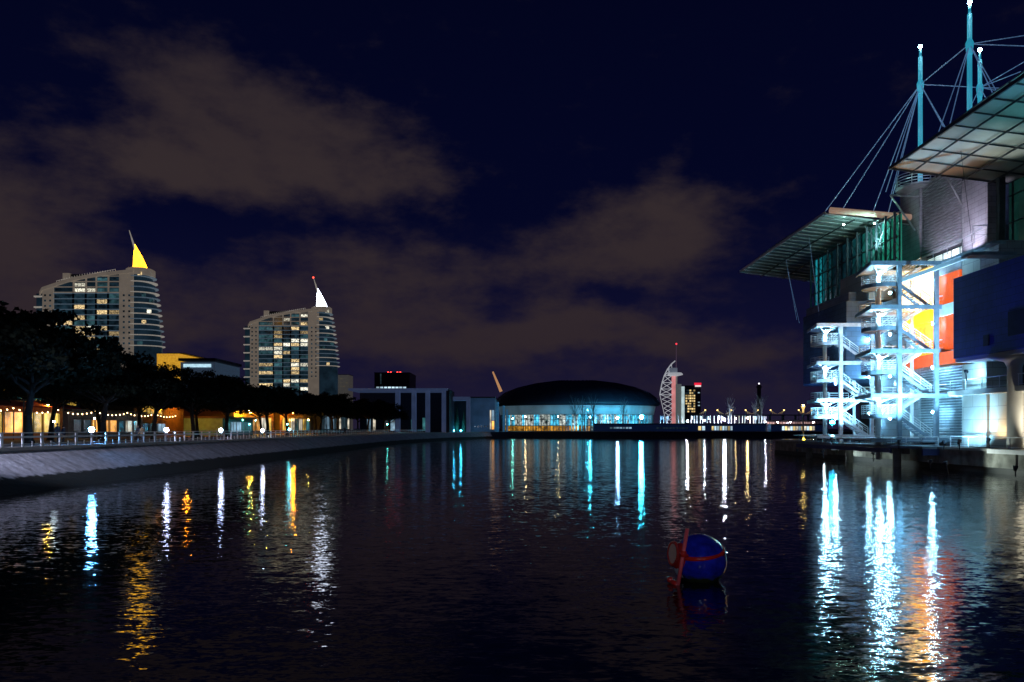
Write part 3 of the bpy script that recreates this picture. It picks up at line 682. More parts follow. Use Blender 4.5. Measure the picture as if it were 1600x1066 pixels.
# flagpoles
fx = [893, 898, 903, 909, 915, 928, 933, 938, 942, 947, 951, 956, 961, 970, 975, 979, 984, 989, 994, 1009, 1016, 1032, 1037, 1042, 1060, 1066, 1080, 1085, 1089, 1094, 1098, 1105, 1110, 1116, 1122, 1127, 1138, 1143, 1148, 1155, 1160, 1164, 1172, 1177, 1180, 1186, 1190, 1194]
fp = None
flag_m = mat('flag_cloth', (.55, .6, .7), .9)
for i, px in enumerate(fx):
    d = 350 + rw.uniform(0, 5); x = ax(px, d); zt = az(rw.uniform(642, 646), d) - GZ; lab = 'slim white flagpole, %s from the left on the far quay' % nth(i + 1)
    if fp is None:
        fp = thing('flagpole', lab, 'flagpole', (0, 0, 0), 'flagpoles on the far quay')
        part('pole', MB().tube((0, 0, 0), (0, 0, 7.4), .19, .13, 6), white_paint, fp); part('foot', MB().lathe([(.3, 0), (.3, .15), (.15, .3)], 8), white_paint, fp)
        part('flag', MB().poly([(.12, -.02), (.5, .06), (.9, -.05), (.9, -.09), (.5, .02), (.12, -.06)], 5.6, 7.2), flag_m, fp)
        fp.location = (x, d, GZ)
    else:
        o = dup(fp, (x, d, GZ), lab)
        if rw.random() < .6:
            for c in list(o.children):
                if c.name.startswith('flag'): bpy.data.objects.remove(c)
# bare trees
def bare_tree(label, px, py, d, col):
    p = at(px, py, d); hh = p.z - GZ; rnd = random.Random(int(px)); t = thing('bare_tree', label, 'tree', (p.x, d, GZ), 'bare trees by the arena')
    tr = MB(); br = MB()
    tr.tube((p.x, d, GZ), (p.x, d, GZ + hh * .7), .28, .1, 6)
    for i in range(26):
        z = GZ + hh * rnd.uniform(.25, .72); a = rnd.uniform(0, 6.28); l = hh * rnd.uniform(.14, .3)
        e = Vector((p.x + math.cos(a) * l * .38, d + math.sin(a) * l * .38, z + l)); br.tube((p.x, d, z), e, .10, .04, 4)
        for q in range(3):
            a2 = a + rnd.uniform(-1, 1); br.tube(e, e + Vector((math.cos(a2) * l * .3, math.sin(a2) * l * .3, l * .5)), .05, .02, 3)
    part('trunk', tr, col, t); part('branches', br, col, t)
bt = mat('pale_bark', (.15, .16, .18), .9)
for px, py, lab in [(898, 621, 'bare tree lit pale blue, left of the arena centre lamp'), (910, 620, 'bare slim tree just left of the arena centre floodlamp'), (927, 622, 'bare tree right of the arena centre floodlamp'), (974, 624, 'bare tree between the arena floodlamps'),
                    (1140, 622, 'thin bare tree behind the middle flagpoles'), (1181, 625, 'bluish bare tree left of the dark chimney'), (1190, 619, 'tallest bluish bare tree below the dark chimney')]:
    bare_tree(lab, px, py, 376 if px < 1100 else 356, bt)
# low quay house with lit windows
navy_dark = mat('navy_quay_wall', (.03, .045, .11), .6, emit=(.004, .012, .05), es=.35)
block('quay_house', 'long low navy building along the far water edge', 928, 1196, 663.5, 345.5, navy_dark, 2.5,
      [(953 + 5 * i, 956.8 + 5 * i, 670, 667.5, W_cool) for i in range(7)] + [(1026 + 5 * i, 1029.5 + 5 * i, 670, 668, W_dim) for i in range(10)] + [(1091, 1095.5, 672.5, 666, W_far), (1097, 1101.5, 672.5, 666, W_farc)] +
      [(1112 + 4.2 * i, 1115 + 4.2 * i, 672.5, 666, W_farc if i % 3 else W_far) for i in range(8)])
block('quay_house', 'low house with white and pink lit windows right of the flagpoles', 1197, 1285, 658, 365, mat('dim_purple_wall', (.1, .07, .1), .7), 6,
      [(1199 + 4 * i, 1202 + 4 * i, 662.5, 659.5, win_mat('rosy_window', (1, .6, .55), .5)) for i in range(19)], z0=GZ)
block('boathouse', 'dark boathouse at the water with a row of white windows', 1205, 1290, 664.5, 345.5, navy_dark, 5,
      [(1222 + 4.3 * i, 1225.5 + 4.3 * i, 672.5, 666.2, [W_farc, W_far, W_pale][i % 3]) for i in range(12)])
# far bridge and its cable lamps
br = thing('footbridge', 'dark footbridge deck on thin piers, right of the flagpoles', 'bridge', (ax(1232, 420), 420, GZ))
part('deck', MB().box(ax(1120, 420), ax(1300, 420), 418, 422, az(649.5, 420), az(648, 420)), black, br)
for i in range(9): part('pier', MB().box(ax(1122 + 20 * i, 420), ax(1123.5 + 20 * i, 420), 419, 421, GZ, az(649.6, 420)), black, br)
gold = bulb_mat('golden_lamp', (1, .6, .18), 5)
for i, px in enumerate([1102, 1121, 1143, 1165, 1184, 1204, 1225, 1248, 1268]):
    d = 430; p = at(px, 641, d)
    t = thing('bridge_mast', 'golden-lit cable mast, %s from the left above the footbridge line' % nth(i + 1), 'mast', (p.x, d, GZ), 'golden cable masts in the distance')
    part('post', MB().tube((p.x, d, GZ), (p.x, d, p.z), .22, .15, 6), dark_steel, t)
    part('lamp', MB().ball((p.x, d, p.z), .42, 8, 5, sz=.8), gold, t)
    c = MB()
    for q in (1.4, 2.4, 3.4): c.tube((p.x, d, p.z - .2), (p.x + (q if i % 2 else -q), d, az(647, d)), .06, n=4)
    part('cable', c, mat('gold_cable', (.6, .5, .3), .6, emit=(1, .65, .2), es=.25), t)
# tall yellow lamp right
p = at(1255, 634, 210)
t = thing('lamp_tower', 'white lamp column with flared yellow-lit head, right of the bridge', 'lamp', (p.x, 210, 0))
part('column', MB().tube((p.x, 210, -.3), (p.x, 210, az(645, 210)), .28, .22, 10), white_paint, t)
part('head', MB().lathe([(.2, 0), (.26, .9), (.55, 1.7), (.55, 1.85), (.2, 1.85)], 12, (p.x, 210, az(645, 210))), mat('yellow_head', (.8, .6, .25), .5, emit=(1, .65, .2), es=1.1), t)
part('bulb', MB().ball((p.x, 210, az(633.5, 210)), .2, 8, 4), bulb_mat('yellow_top', (1, .65, .18), 120), t)
p2 = at(1255, 672, 210)
part('reflection_glow', MB().ball((p.x, 209.5, 1.2), .35, 8, 5), bulb_mat('yellow_reflection', (1, .62, .05), 18), t)  # glowing ball added for the lamp's reflection on the water
# lattice sail tower
t = thing('observation_tower', 'slender lattice tower shaped like a sail with a red-tipped mast', 'tower', (ax(1052, 1200), 1200, GZ))
D = 1200; P = lambda px, py, dy=0: Vector((ax(px, D), D + dy, az(py, D)))
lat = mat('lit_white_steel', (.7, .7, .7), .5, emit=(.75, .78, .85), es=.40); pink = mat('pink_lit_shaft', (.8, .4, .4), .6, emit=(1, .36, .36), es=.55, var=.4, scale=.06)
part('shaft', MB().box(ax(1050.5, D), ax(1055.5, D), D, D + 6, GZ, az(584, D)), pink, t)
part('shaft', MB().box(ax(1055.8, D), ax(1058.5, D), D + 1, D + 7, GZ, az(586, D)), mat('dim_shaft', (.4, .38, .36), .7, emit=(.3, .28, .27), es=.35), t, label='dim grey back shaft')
curve = [(1031, 617), (1032.5, 608), (1034.5, 598), (1038, 587), (1043, 577), (1049, 569), (1055, 564)]
a = MB()
for u, v in zip(curve, curve[1:]): a.tube(P(*u), P(*v), .95, n=6)
part('sail_arc', a, lat, t)
a = MB()
for i, (u, v) in enumerate(zip(curve[:5], curve[1:6])):
    a.tube(P(*u), P(1050, u[1]), .5, n=4); a.tube(P(*u), P(1050, v[1]), .5, n=4); a.tube(P(*v), P(1050, u[1]), .5, n=4)
for i in range(7):
    y0 = 617 + i * 7; x0 = 1033 + i * 1.4; x1 = 1033 + (i + 1) * 1.4
    a.tube(P(x0 + 6 - 6, y0), P(1050, y0 + 7), .45, n=4); a.tube(P(x1, y0 + 7), P(1050, y0), .45, n=4)
a.tube(P(1031, 617), P(1042, 665), .5, n=4)
part('lattice', a, lat, t)
part('platform', MB().lathe([(.3, 0), (1, 2), (1, 3.4), (.8, 5.5)], 20, P(1055, 588), 12, 8), lat, t)
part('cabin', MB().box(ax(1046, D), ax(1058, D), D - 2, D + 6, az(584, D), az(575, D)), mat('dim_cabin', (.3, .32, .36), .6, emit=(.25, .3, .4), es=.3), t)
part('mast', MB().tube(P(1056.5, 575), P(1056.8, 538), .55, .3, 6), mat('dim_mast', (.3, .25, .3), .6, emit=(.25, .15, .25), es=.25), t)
part('warning_lamp', MB().ball(P(1056.8, 537.5), 1.5, 8, 5), bulb_mat('red_dim', (1, .05, .08), 1.6), t)
# hotel block right of it
t = block('hotel', 'tall office block with rows of yellow windows and red rooftop sign', 1070, 1095, 603, 1000, mat('hotel_dark', (.05, .06, .08), .7), 25,
          [(1071.2 + 3.1 * i, 1073.7 + 3.1 * i, 611.5 + 4.1 * j, 609 + 4.1 * j, rw.choice([W_far, W_far, W_far, W_dim])) for i in range(5) for j in range(9)] + [(1090.5, 1093.5, 614.5, 613, W_farc), (1090.5, 1093.5, 629.5, 628, W_farc), (1090.5, 1093.5, 634.5, 633, W_farc)])
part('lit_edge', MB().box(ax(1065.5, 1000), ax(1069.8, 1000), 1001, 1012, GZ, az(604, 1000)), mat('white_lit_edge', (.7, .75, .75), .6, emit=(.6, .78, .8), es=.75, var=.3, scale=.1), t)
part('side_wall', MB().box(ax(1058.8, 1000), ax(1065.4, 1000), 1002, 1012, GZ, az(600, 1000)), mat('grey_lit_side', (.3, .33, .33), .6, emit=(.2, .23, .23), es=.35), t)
s_ = part('roof_sign', MB().box(ax(1085, 1000), ax(1095.5, 1000), 999, 1001, az(602, 1000), az(598.3, 1000)), bulb_mat('sign_red', (1, .02, .06), .9), t)
part('sign_lower_band', MB().box(ax(1086, 1000), ax(1095, 1000), 999, 1001, az(604.5, 1000), az(602.1, 1000)), bulb_mat('sign_white', (1, .85, .85), .9), s_)
t = thing('chimney', 'slim black chimney tower with one white tip lamp', 'chimney', (ax(1186, 1200), 1200, GZ))
part('stack', MB().tube((ax(1186, 1200), 1200, GZ), (ax(1186, 1200), 1200, az(601, 1200)), 4, 2.9, 12), black, t)
part('top_deck', MB().lathe([(4.6, 0), (4.6, 2)], 12, (ax(1186, 1200), 1200, az(606, 1200))), black, t)
part('tip_lamp', MB().ball(P(1186, 599.5), 1.1, 8, 5), bulb_mat('tip_white', (1, .95, 1), 3), t)
# ------------------------------------------------------------------ people
def person(label, x, y, face, coat_c, leg_c, hair_c, h=1.72, stride=.25, hold=None):
    """one continuous skinned body with coat and hair as its garments"""
    k = h / 1.72
    me = bpy.data.meshes.new('person_body')
    J = [('pelvis', (0, 0, .94), .125), ('waist', (0, 0, 1.08), .12), ('chest', (0, -.01, 1.28), .145), ('neck', (0, 0, 1.46), .055), ('chin', (0, .02, 1.54), .062), ('head', (0, .015, 1.63), .092), ('crown', (0, .0, 1.70), .06)]
    idx = {}; v = []; r = []; e = []
    def add(nm, p, rad, par=None):
        idx[nm] = len(v); v.append(p); r.append(rad)
        if par: e.append((idx[par], idx[nm]))
    pr = None
    for nm, p, rad in J: add(nm, p, rad, pr); pr = nm
    for s in (-1, 1):
        n_ = 'lr'[s > 0]; st = stride * s
        add('hip' + n_, (s * .10, 0, .88), .09, 'pelvis'); add('knee' + n_, (s * .11, st * .5 + .03, .5), .06, 'hip' + n_); add('ankle' + n_, (s * .11, st * .9 - .03, .09), .04, 'knee' + n_); add('toe' + n_, (s * .12, st * .9 + .14, .035), .035, 'ankle' + n_)
        add('shoulder' + n_, (s * .19, 0, 1.39), .062, 'chest'); add('elbow' + n_, (s * .25, -.03 - st * .2, 1.11), .043, 'shoulder' + n_)
        wr = (s * .24, .08 - st * .7, .88); add('wrist' + n_, wr, .03, 'elbow' + n_); add('palm' + n_, (wr[0], wr[1] + .03, wr[2] - .08), .034, 'wrist' + n_)
        for f_, (fx_, fy_, l_) in enumerate(((-.02, .02, .075), (-.007, .03, .085), (.007, .03, .08), (.02, .025, .065), (.0, .07, .02))):
            add('finger' + n_ + str(f_), (wr[0] + fx_, wr[1] + .03 + fy_, wr[2] - .10 - l_), .009, 'palm' + n_)
    me.from_pydata(v, e, [])
    o = bpy.data.objects.new('tmp', me); COL.objects.link(o)
    sk = o.modifiers.new('s', 'SKIN'); o.modifiers.new('u', 'SUBSURF').levels = 1
    for i, sv in enumerate(me.skin_vertices[0].data): sv.radius = (r[i], r[i]); sv.use_root = (i == 0)
    dg = bpy.context.evaluated_depsgraph_get(); m2 = bpy.data.meshes.new_from_object(o.evaluated_get(dg)); bpy.data.objects.remove(o)
    m2.name = 'person'; skin = mat('skin', (.45, .28, .2), .6); legm = mat('trousers_%s' % label[:8], leg_c, .8)
    m2.materials.clear(); m2.materials.append(legm); m2.materials.append(skin)
    for p in m2.polygons:
        if p.center.z > 1.47 or (abs(p.center.x) > .18 and p.center.z < .87): p.material_index = 1
    m2.shade_smooth()
    b = bpy.data.objects.new('person', m2); link(b); b.location = (x, y, GZ); b.rotation_euler = (0, 0, face); b.scale = (k, k, k)
    b['label'] = label; b['category'] = 'person'; b['group'] = 'people on the promenade'
    cm = mat('coat_%s' % label[:12], coat_c, .85)
    c = MB().lathe([(.25, .62), (.235, .8), (.19, 1.0), (.18, 1.12), (.22, 1.3), (.21, 1.40), (.12, 1.47), (.07, 1.5)], 14, sx=1, sy=.72)
    for s in (-1, 1):
        c.tube((s * .19, 0, 1.40), (s * .255, -.03 - stride * s * .2, 1.11), .085, .07, 8); c.tube((s * .255, -.03 - stride * s * .2, 1.11), (s * .24, .075 - stride * s * .7, .89), .07, .05, 8)
    co = bpy.data.objects.new('coat', mesh('coat', c, cm, True)); link(co, b)
    hr = MB().ball((0, -.018, 1.655), .105, 10, 6, sy=1.05); ho = bpy.data.objects.new('hair', mesh('hair', hr, mat('hair_%s' % label[:9], hair_c, .8), True)); link(ho, b)
    fc = MB(); fc.ball((0, .125, 1.61), .018, 6, 4); fc.ball((-.035, .105, 1.645), .012, 6, 4); fc.ball((.035, .105, 1.645), .012, 6, 4); fc.box(-.03, .03, .1, .112, 1.565, 1.575)
    fo = bpy.data.objects.new('face', mesh('face', fc, mat('face_feature', (.2, .1, .08), .6), True)); link(fo, b)
    return b
person('person in a tan coat strolling by the railing lamp', ax(222, 79), 79, R(80), (.42, .28, .16), (.03, .03, .04), (.03, .02, .02), 1.72)
person('person in dark clothes walking just behind the tan-coated one', ax(216, 82.5), 82.5, R(70), (.03, .03, .04), (.02, .02, .03), (.02, .015, .01), 1.78)
person('taller of two dark-clad people standing beside a pine trunk', ax(90, 74), 74, R(-100), (.02, .025, .04), (.02, .02, .03), (.02, .015, .01), 1.9, .1)
person('shorter of two dark-clad people beside a pine trunk', ax(99, 75), 75, R(-80), (.03, .03, .05), (.02, .02, .03), (.02, .015, .01), 1.68, .1)
person('person in dark coat far along the promenade', ax(538, 165), 165, R(20), (.04, .04, .06), (.02, .02, .03), (.02, .015, .01), 1.75)
# ================================================================== aquarium building on its stone platform, right shore
QX = 44.0
wet_conc = mat('weathered_concrete', (.30, .30, .27), .9, var=.5, scale=.9, bump=.6)
isl = struct('platform', MB().box(QX + .6, 170, -20, 128, 0.3, 2.22), paving)
qw = thing('quay_wall', 'weathered block quay wall below the aquarium, above dark water', 'quay wall', (QX, 80, 0))
part('footing', MB().box(QX + .1, QX + 1.2, -20, 129, -1, .55), mat('wet_base', (.02, .024, .026), .6), qw)
for i in range(24):
    y0 = 30 + i * 4.1
    part('wall_block', MB().box(QX + (.0 if i % 3 else -.12), QX + .9, y0 + .03, y0 + 4.07, .56, 2.0 - (.15 if i % 4 == 1 else 0)), wet_conc, qw)
part('coping', MB().box(QX - .25, QX + 1.1, -20, 129, 2.01, 2.26), pale_conc, qw)
stone = mat('stone_cladding', (.42, .42, .46), .75, var=.14, scale=.35, bump=.2)
def coursed(name, col, sy=1.4, sz=.62, rough=.7, var=.2):
    """stone cladding laid in courses with thin dark joints"""
    M = mat(name, col, rough, var=var, scale=.4, bump=.25); nt = M.node_tree; L = nt.links; b = nt.nodes['Principled BSDF']
    src = b.inputs['Base Color'].links[0].from_socket; g = nt.nodes.new('ShaderNodeNewGeometry'); mp = nt.nodes.new('ShaderNodeMapping')
    sp = nt.nodes.new('ShaderNodeSeparateXYZ'); L.new(g.outputs['Position'], sp.inputs[0]); cb = nt.nodes.new('ShaderNodeCombineXYZ')
    ad = nt.nodes.new('ShaderNodeMath'); ad.operation = 'ADD'; L.new(sp.outputs[0], ad.inputs[0]); L.new(sp.outputs[1], ad.inputs[1]); L.new(ad.outputs[0], cb.inputs[0]); L.new(sp.outputs[2], cb.inputs[1])
    br = nt.nodes.new('ShaderNodeTexBrick'); L.new(cb.outputs[0], br.inputs['Vector']); br.inputs['Scale'].default_value = 1; br.inputs['Brick Width'].default_value = sy; br.inputs['Row Height'].default_value = sz
    br.inputs['Mortar Size'].default_value = .018; br.inputs['Color1'].default_value = (1, 1, 1, 1); br.inputs['Color2'].default_value = (.86, .86, .86, 1); br.inputs['Mortar'].default_value = (.35, .35, .35, 1)
    mx = nt.nodes.new('ShaderNodeMixRGB'); mx.blend_type = 'MULTIPLY'; mx.inputs[0].default_value = 1; L.new(src, mx.inputs[1]); L.new(br.outputs[0], mx.inputs[2]); L.new(mx.outputs[0], b.inputs['Base Color']); return M
clad = coursed('coursed_stone', (.42, .42, .46)); clad_l = coursed('large_panel_concrete', (.50, .49, .45), 3.2, 1.25, .8, .15); clad_blue_lit = coursed('navy_stone', (.028, .045, .28), 1.3, .65, .7, .3)  # navy copy: blue light on the corner box put into the stone
aq = thing('aquarium', 'big stone and glass aquarium with wave-shaped cable-hung roofs', 'aquarium building', (52, 90, 2.2))
# tower volume, standing back behind the edge of the near roof
TX = 55.0
part('tower_wall', MB().box(TX, TX + 14, 103.6, 108.9, 22.6, 37.4), clad, aq)
part('tower_wall', MB().box(TX, TX + 14, 88.8, 93.9, 2.3, 37.6), clad, aq)
part('tower_core', MB().box(TX + .9, TX + 14, 93.91, 103.59, 27.1, 37.2), mat('louvre_back', (.06, .06, .08), .8), aq)
lv = MB()
for i in range(28): z = 27.2 + i * .36; lv.box(TX + .25, TX + .8, 93.92, 103.58, z, z + .15)
part('louvres', lv, mat('louvre_metal', (.42, .42, .48), .45, .4), aq)
part('glazed_screen', MB().box(TX + 1.0, TX + 1.1, 93.95, 103.55, 22.8, 26.9), mat('backlit_white_panel', (.8, .85, .85), .5, emit=(.75, 1, .92), es=.6, var=.3, scale=.4), aq)
m1 = MB()
for i in range(6): y = 94 + i * 1.9; m1.box(TX + .9, TX + .98, y - .05, y + .05, 22.8, 26.9)
for z in (24.2, 25.6, 26.85): m1.box(TX + .9, TX + .99, 93.95, 103.55, z - .05, z + .05)
part('screen_frame', m1, dark_steel, aq)
part('podium_wall', MB().box(47.45, 60, 77.85, 80.98, 11.05, 22.5), clad_l, aq)
part('podium_wall', MB().box(47.5, 60, 74.9, 77.84, 10.95, 22.5).box(47.3, 47.95, 81, 85.28, 20.95, 22.5), clad, aq)
part('podium_roof', MB().box(47.96, 68, 76.3, 109, 22.52, 22.75), pale_conc, aq)
part('slot_wall', MB().box(TX + 1.5, TX + 14, 86.5, 88.78, 2.3, 32), mat('deep_blue_slot', (.03, .05, .11), .6), aq)
part('corner_post', MB().box(TX - .5, TX + .2, 85.9, 86.45, 20, 32.3), dark_steel, aq)
# glazed hall to the right of the tower
part('hall_glass', MB().box(TX + .6, TX + .8, 50, 85.9, 18.5, 31.5), mat('green_black_glass', (.01, .03, .03), .1, emit=(.01, .06, .05), es=.25, var=.6, scale=.3), aq)
m1 = MB()
for i in range(14): y = 50 + i * 2.7; m1.box(TX + .4, TX + .59, y - .07, y + .07, 18.5, 31.5)
for z in (21, 24, 27, 30): m1.box(TX + .4, TX + .58, 50, 85.9, z - .05, z + .05)
part('hall_frame', m1, dark_steel, aq)
# navy boxes overhanging the quay (near and far corner)
part('corner_box', MB().poly([(43, 30), (43, 74.8), (47, 76.2), (60, 76.2), (60, 30)], 10.9, 18.7), clad_blue_lit, aq, label='big corner box, blue light coloured into its stone')
part('box_opening', MB().box(42.93, 42.99, 63.2, 66.5, 12.1, 14.2), mat('dark_grille', (.02, .02, .05), .8), aq)
part('box_opening', MB().box(42.94, 42.99, 69.2, 70.0, 11.6, 12.6), mat('dark_grille', (.02, .02, .05), .8), aq)
part('corner_box', MB().poly([(44, 101), (44, 116), (45.5, 119.5), (60, 119.5), (60, 101)], 10.7, 20.9), coursed('slate_blue_stone', (.10, .16, .26), 1.3, .65), aq, label='far dark blue corner box')
part('box_parapet', MB().box(45.6, 56, 104, 119, 20.92, 22.6), clad, aq)
part('side_block', MB().box(46.6, 58, 100.2, 109, 20.93, 25.2), clad_l, aq)
# soffit, column capital and column under the near box
part('soffit', MB().box(43.3, 60, 30, 75, 10.55, 10.89), pale_conc, aq)
for y in (68.6, 52.0):
    c = part('column', MB().lathe([(.62, 2.3), (.58, 9.6), (.8, 10.1), (2.2, 10.54)], 24, (44.9, y, 0)), pale_conc, aq, True)
# ground storey walls along the quay
part('panel_wall', MB().box(45.6, 60, 73.8, 77.8, 2.3, 10.54), clad_l, aq, label='concrete panel wall beside the louvres')
part('ground_wall', MB().box(45.9, 60, 69.6, 73.79, 2.3, 7.4), clad_l, aq)
part('ground_wall', MB().box(48.6, 60, 60, 69.59, 2.3, 7.4), mat('cream_render', (.7, .68, .55), .8, var=.1), aq)
part('door', MB().box(48.45, 48.59, 66.3, 67.9, 2.32, 5.0), black, aq)
part('terrace_slab', MB().box(44.6, 60, 55, 78.6, 7.42, 7.9), pale_conc, aq)
part('upper_wall', MB().box(49, 60, 55, 73.79, 7.92, 10.53), dark_wall, aq)
uw_ = part('upper_window', MB().box(48.85, 48.98, 64.2, 68.6, 8.2, 10.3), mat('blue_tank_glass', (.02, .05, .15), .2, emit=(.05, .22, .55), es=.5, var=.9, scale=1.6), aq)
part('window_frame', MB().box(48.7, 48.84, 68.6, 68.8, 8, 10.4).box(48.7, 48.84, 64.0, 64.2, 8, 10.4), white_paint, uw_)
def rail_line(name, label, pts, z, m_=white_paint, h=1.05, n_r=4, step=1.5, own=True, parent=None, r=.035):
    t = thing(name, label, 'railing', (pts[0][0], pts[0][1], z)) if own else parent
    m1 = MB(); m2 = MB()
    for (x0, y0), (x1, y1) in zip(pts, pts[1:]):
        L_ = math.hypot(x1 - x0, y1 - y0); n_ = max(1, round(L_ / step))
        for i in range(n_ + 1): x, y = x0 + (x1 - x0) * i / n_, y0 + (y1 - y0) * i / n_; m1.tube((x, y, z), (x, y, z + h), r, n=5)
        for q in range(n_r): zz = z + h - q * (h - .15) / max(1, n_r - 1 if n_r > 1 else 1); m2.tube((x0, y0, zz), (x1, y1, zz), r * (1.1 if q == 0 else .6), n=5)
    if own: part('posts', m1, m_, t); part('rails', m2, m_, t)
    else: m1.add(m2.v, m2.f); part('railing', m1, m_, t)
    return t
rail_line('railing', 'thin white railing on the quay below the navy box', [(44.3, 50), (44.3, 77.6)], 2.27, n_r=2, step=3)
rail_line('railing', 'white railing on the terrace beside the round column', [(44.8, 60), (44.8, 78.5), (47, 78.5)], 7.91, n_r=2, step=2.6)
part('terrace_edge', MB().box(43.4, 46, 58, 70.2, 1.85, 2.24), white_paint, aq)
# back walls behind the stairs
metal_lv = mat('louvre_wall_metal', (.42, .50, .55), .5, .3)
part('louvre_wall', MB().box(47.96, 49, 77.9, 90, 2.3, 11), mat('louvre_backing', (.18, .24, .28), .7), aq)
lv = MB()
for i in range(29): z = 2.4 + i * .296; lv.box(47.6, 47.89, 77.95, 90, z, z + .12)
part('louvres', lv, metal_lv, aq)
part('rear_wall', MB().box(48.2, 60, 90.05, 101, 2.3, 20.5), coursed('shaded_stone', (.38, .44, .50), 1.6, .8), aq)
for (y, z, m_) in ((92, 12.6, W_cool), (95, 8.0, W_cool), (97.5, 12.6, W_teal)):
    part('window', MB().box(48.05, 48.19, y, y + 1.6, z, z + 2.2), m_, aq)
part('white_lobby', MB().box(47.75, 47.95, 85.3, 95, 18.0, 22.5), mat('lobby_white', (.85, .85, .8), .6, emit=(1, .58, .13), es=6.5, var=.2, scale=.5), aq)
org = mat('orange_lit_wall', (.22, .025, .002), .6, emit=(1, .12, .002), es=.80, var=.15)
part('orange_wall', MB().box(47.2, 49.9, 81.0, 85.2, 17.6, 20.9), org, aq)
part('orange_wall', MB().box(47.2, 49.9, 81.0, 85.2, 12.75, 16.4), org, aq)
part('floor_edge', MB().box(46.9, 49.8, 77.93, 85.3, 16.41, 17.59), white_paint, aq)
orr = MB()
P0 = [(46.9, 79.9), (46.7, 82.5), (46.6, 85), (46.7, 88), (47.1, 91), (47.7, 93)]
orr.poly(P0 + [(x + .5, y) for x, y in reversed(P0)], 11.1, 12.4); part('curved_ramp_wall', orr, org, aq)
orr = MB(); P1 = [(46.5, 85.4), (46.45, 87), (46.55, 89), (46.9, 91), (47.6, 93.5)]
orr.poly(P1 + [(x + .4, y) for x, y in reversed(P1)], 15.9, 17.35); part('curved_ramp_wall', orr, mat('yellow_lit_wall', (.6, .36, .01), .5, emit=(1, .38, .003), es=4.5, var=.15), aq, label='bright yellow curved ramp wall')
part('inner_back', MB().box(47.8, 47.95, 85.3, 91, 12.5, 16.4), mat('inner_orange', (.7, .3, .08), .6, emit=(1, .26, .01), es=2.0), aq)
# far glass hall with trusses: each glazed bay has its own light
bays = [ax_ for ax_ in (99.2, 101.6, 104.2, 107, 110, 113.2, 116.6, 120.2, 123.8, 127)]
lv_ = [(.02, .34, .22, .62), (.02, .34, .22, .7), (.02, .28, .2, .55), (.015, .25, .22, .4), (.01, .15, .18, .28), (.01, .1, .15, .16), (.008, .08, .12, .12), (.01, .2, .25, .2), (.02, .45, .55, .55)]
for i, (y0, y1) in enumerate(zip(bays, bays[1:])):
    r_, g_, b_, s_ = lv_[i]
    part('glass_bay', MB().box(50.2, 50.4, y0 + .05, y1 - .05, 23.4, 31.9), mat('green_glass_%d' % i, (.02, .08, .08), .15, emit=(r_, g_, b_), es=s_ * .7, var=.45, scale=.35), aq)
m1 = MB()
for y in bays:
    m1.box(49.3, 49.55, y - .12, y + .12, 20.9, 32.2); m1.box(50.0, 50.15, y - .1, y + .1, 20.9, 32.0)
    for i in range(5): z = 23 + i * 1.8; m1.tube((49.4, y, z), (50.1, y, z + .9), .05, n=4); m1.tube((50.1, y, z + .9), (49.4, y, z + 1.8), .05, n=4)
part('truss_post', m1, dark_steel, aq)
m1 = MB()
for i, (y0, y1) in enumerate(zip(bays, bays[1:])):
    for j, (za, zb) in enumerate(((23.4, 26.2), (26.2, 29), (29, 31.8))):
        a, b = ((y0, za), (y1, zb)) if (i + j) % 2 == 0 else ((y0, zb), (y1, za))
        m1.tube((49.7, a[0], a[1]), (49.7, b[0], b[1]), .06, n=4)
for z in (23.4, 26.2, 29, 31.8): m1.box(49.6, 49.8, bays[0], bays[-1], z - .07, z + .07)
part('bracing', m1, dark_steel, aq)
part('hall_core', MB().box(57, 100, 109.1, 126, 2.3, 31), black, aq)
part('hall_floor', MB().box(50.2, 60, 99, 127, 20.95, 23.38), dark_wall, aq)
part('central_block', MB().box(70, 110, 50, 108, 2.3, 30), black, aq)
# roofs
def roof(y0, y1, slats, ribs_x, m_panel, x1=61, ysl=2.0, mslat=galv):
    def zf(x, y): return 34 - .13 * (x - 43.5) + .35 * math.sin(PI * (y - y0) / (y1 - y0)) * 1.2
    nx, ny = 8, 16; m_ = MB(); vs = []
    for lay in (0, .12):
        for j in range(ny + 1):
            for i in range(nx + 1): x = 43.5 + (x1 - 43.5) * i / nx; y = y0 + (y1 - y0) * j / ny; vs.append((x, y, zf(x, y) + lay))
    o = (nx + 1) * (ny + 1); fs = []
    for j in range(ny):
        for i in range(nx):
            a = j * (nx + 1) + i; fs.append((a, a + nx + 1, a + nx + 2, a + 1)); fs.append((o + a, o + a + 1, o + a + nx + 2, o + a + nx + 1))
    m_.add(vs, fs); part('roof', m_, m_panel, aq, True)
    s = MB(); n_ = int((y1 - y0) / ysl)
    for j in range(n_ + 1):
        y = y0 + (y1 - y0) * j / n_
        s.bar((43.35, y, zf(43.5, y) - .13), (x1, y, zf(x1, y) - .13), slats[0], slats[1])
    part('roof_slats', s, mslat, aq)
    for x in ribs_x:
        s = MB()
        for j in range(16):
            a, b = y0 + (y1 - y0) * j / 16, y0 + (y1 - y0) * (j + 1) / 16
            s.bar((x, a, zf(x, a) - .38), (x, b, zf(x, b) - .38), .1, .18)
        part('roof_rib', s, dark_steel, aq)
    s = MB(); s.bar((43.38, y0, zf(43.5, y0)), (43.38, y1, zf(43.5, y1)), .2, .34); part('roof_edge', s, mslat, aq)
    return zf
panel1 = mat('roof_panels_pale', (.34, .34, .31), .55, var=.3, scale=.25)
zf1 = roof(40, 88, (.09, .14), (45.6, 48.6, 51.6, 54.6, 57.6), panel1, ysl=2.9, mslat=dark_steel)
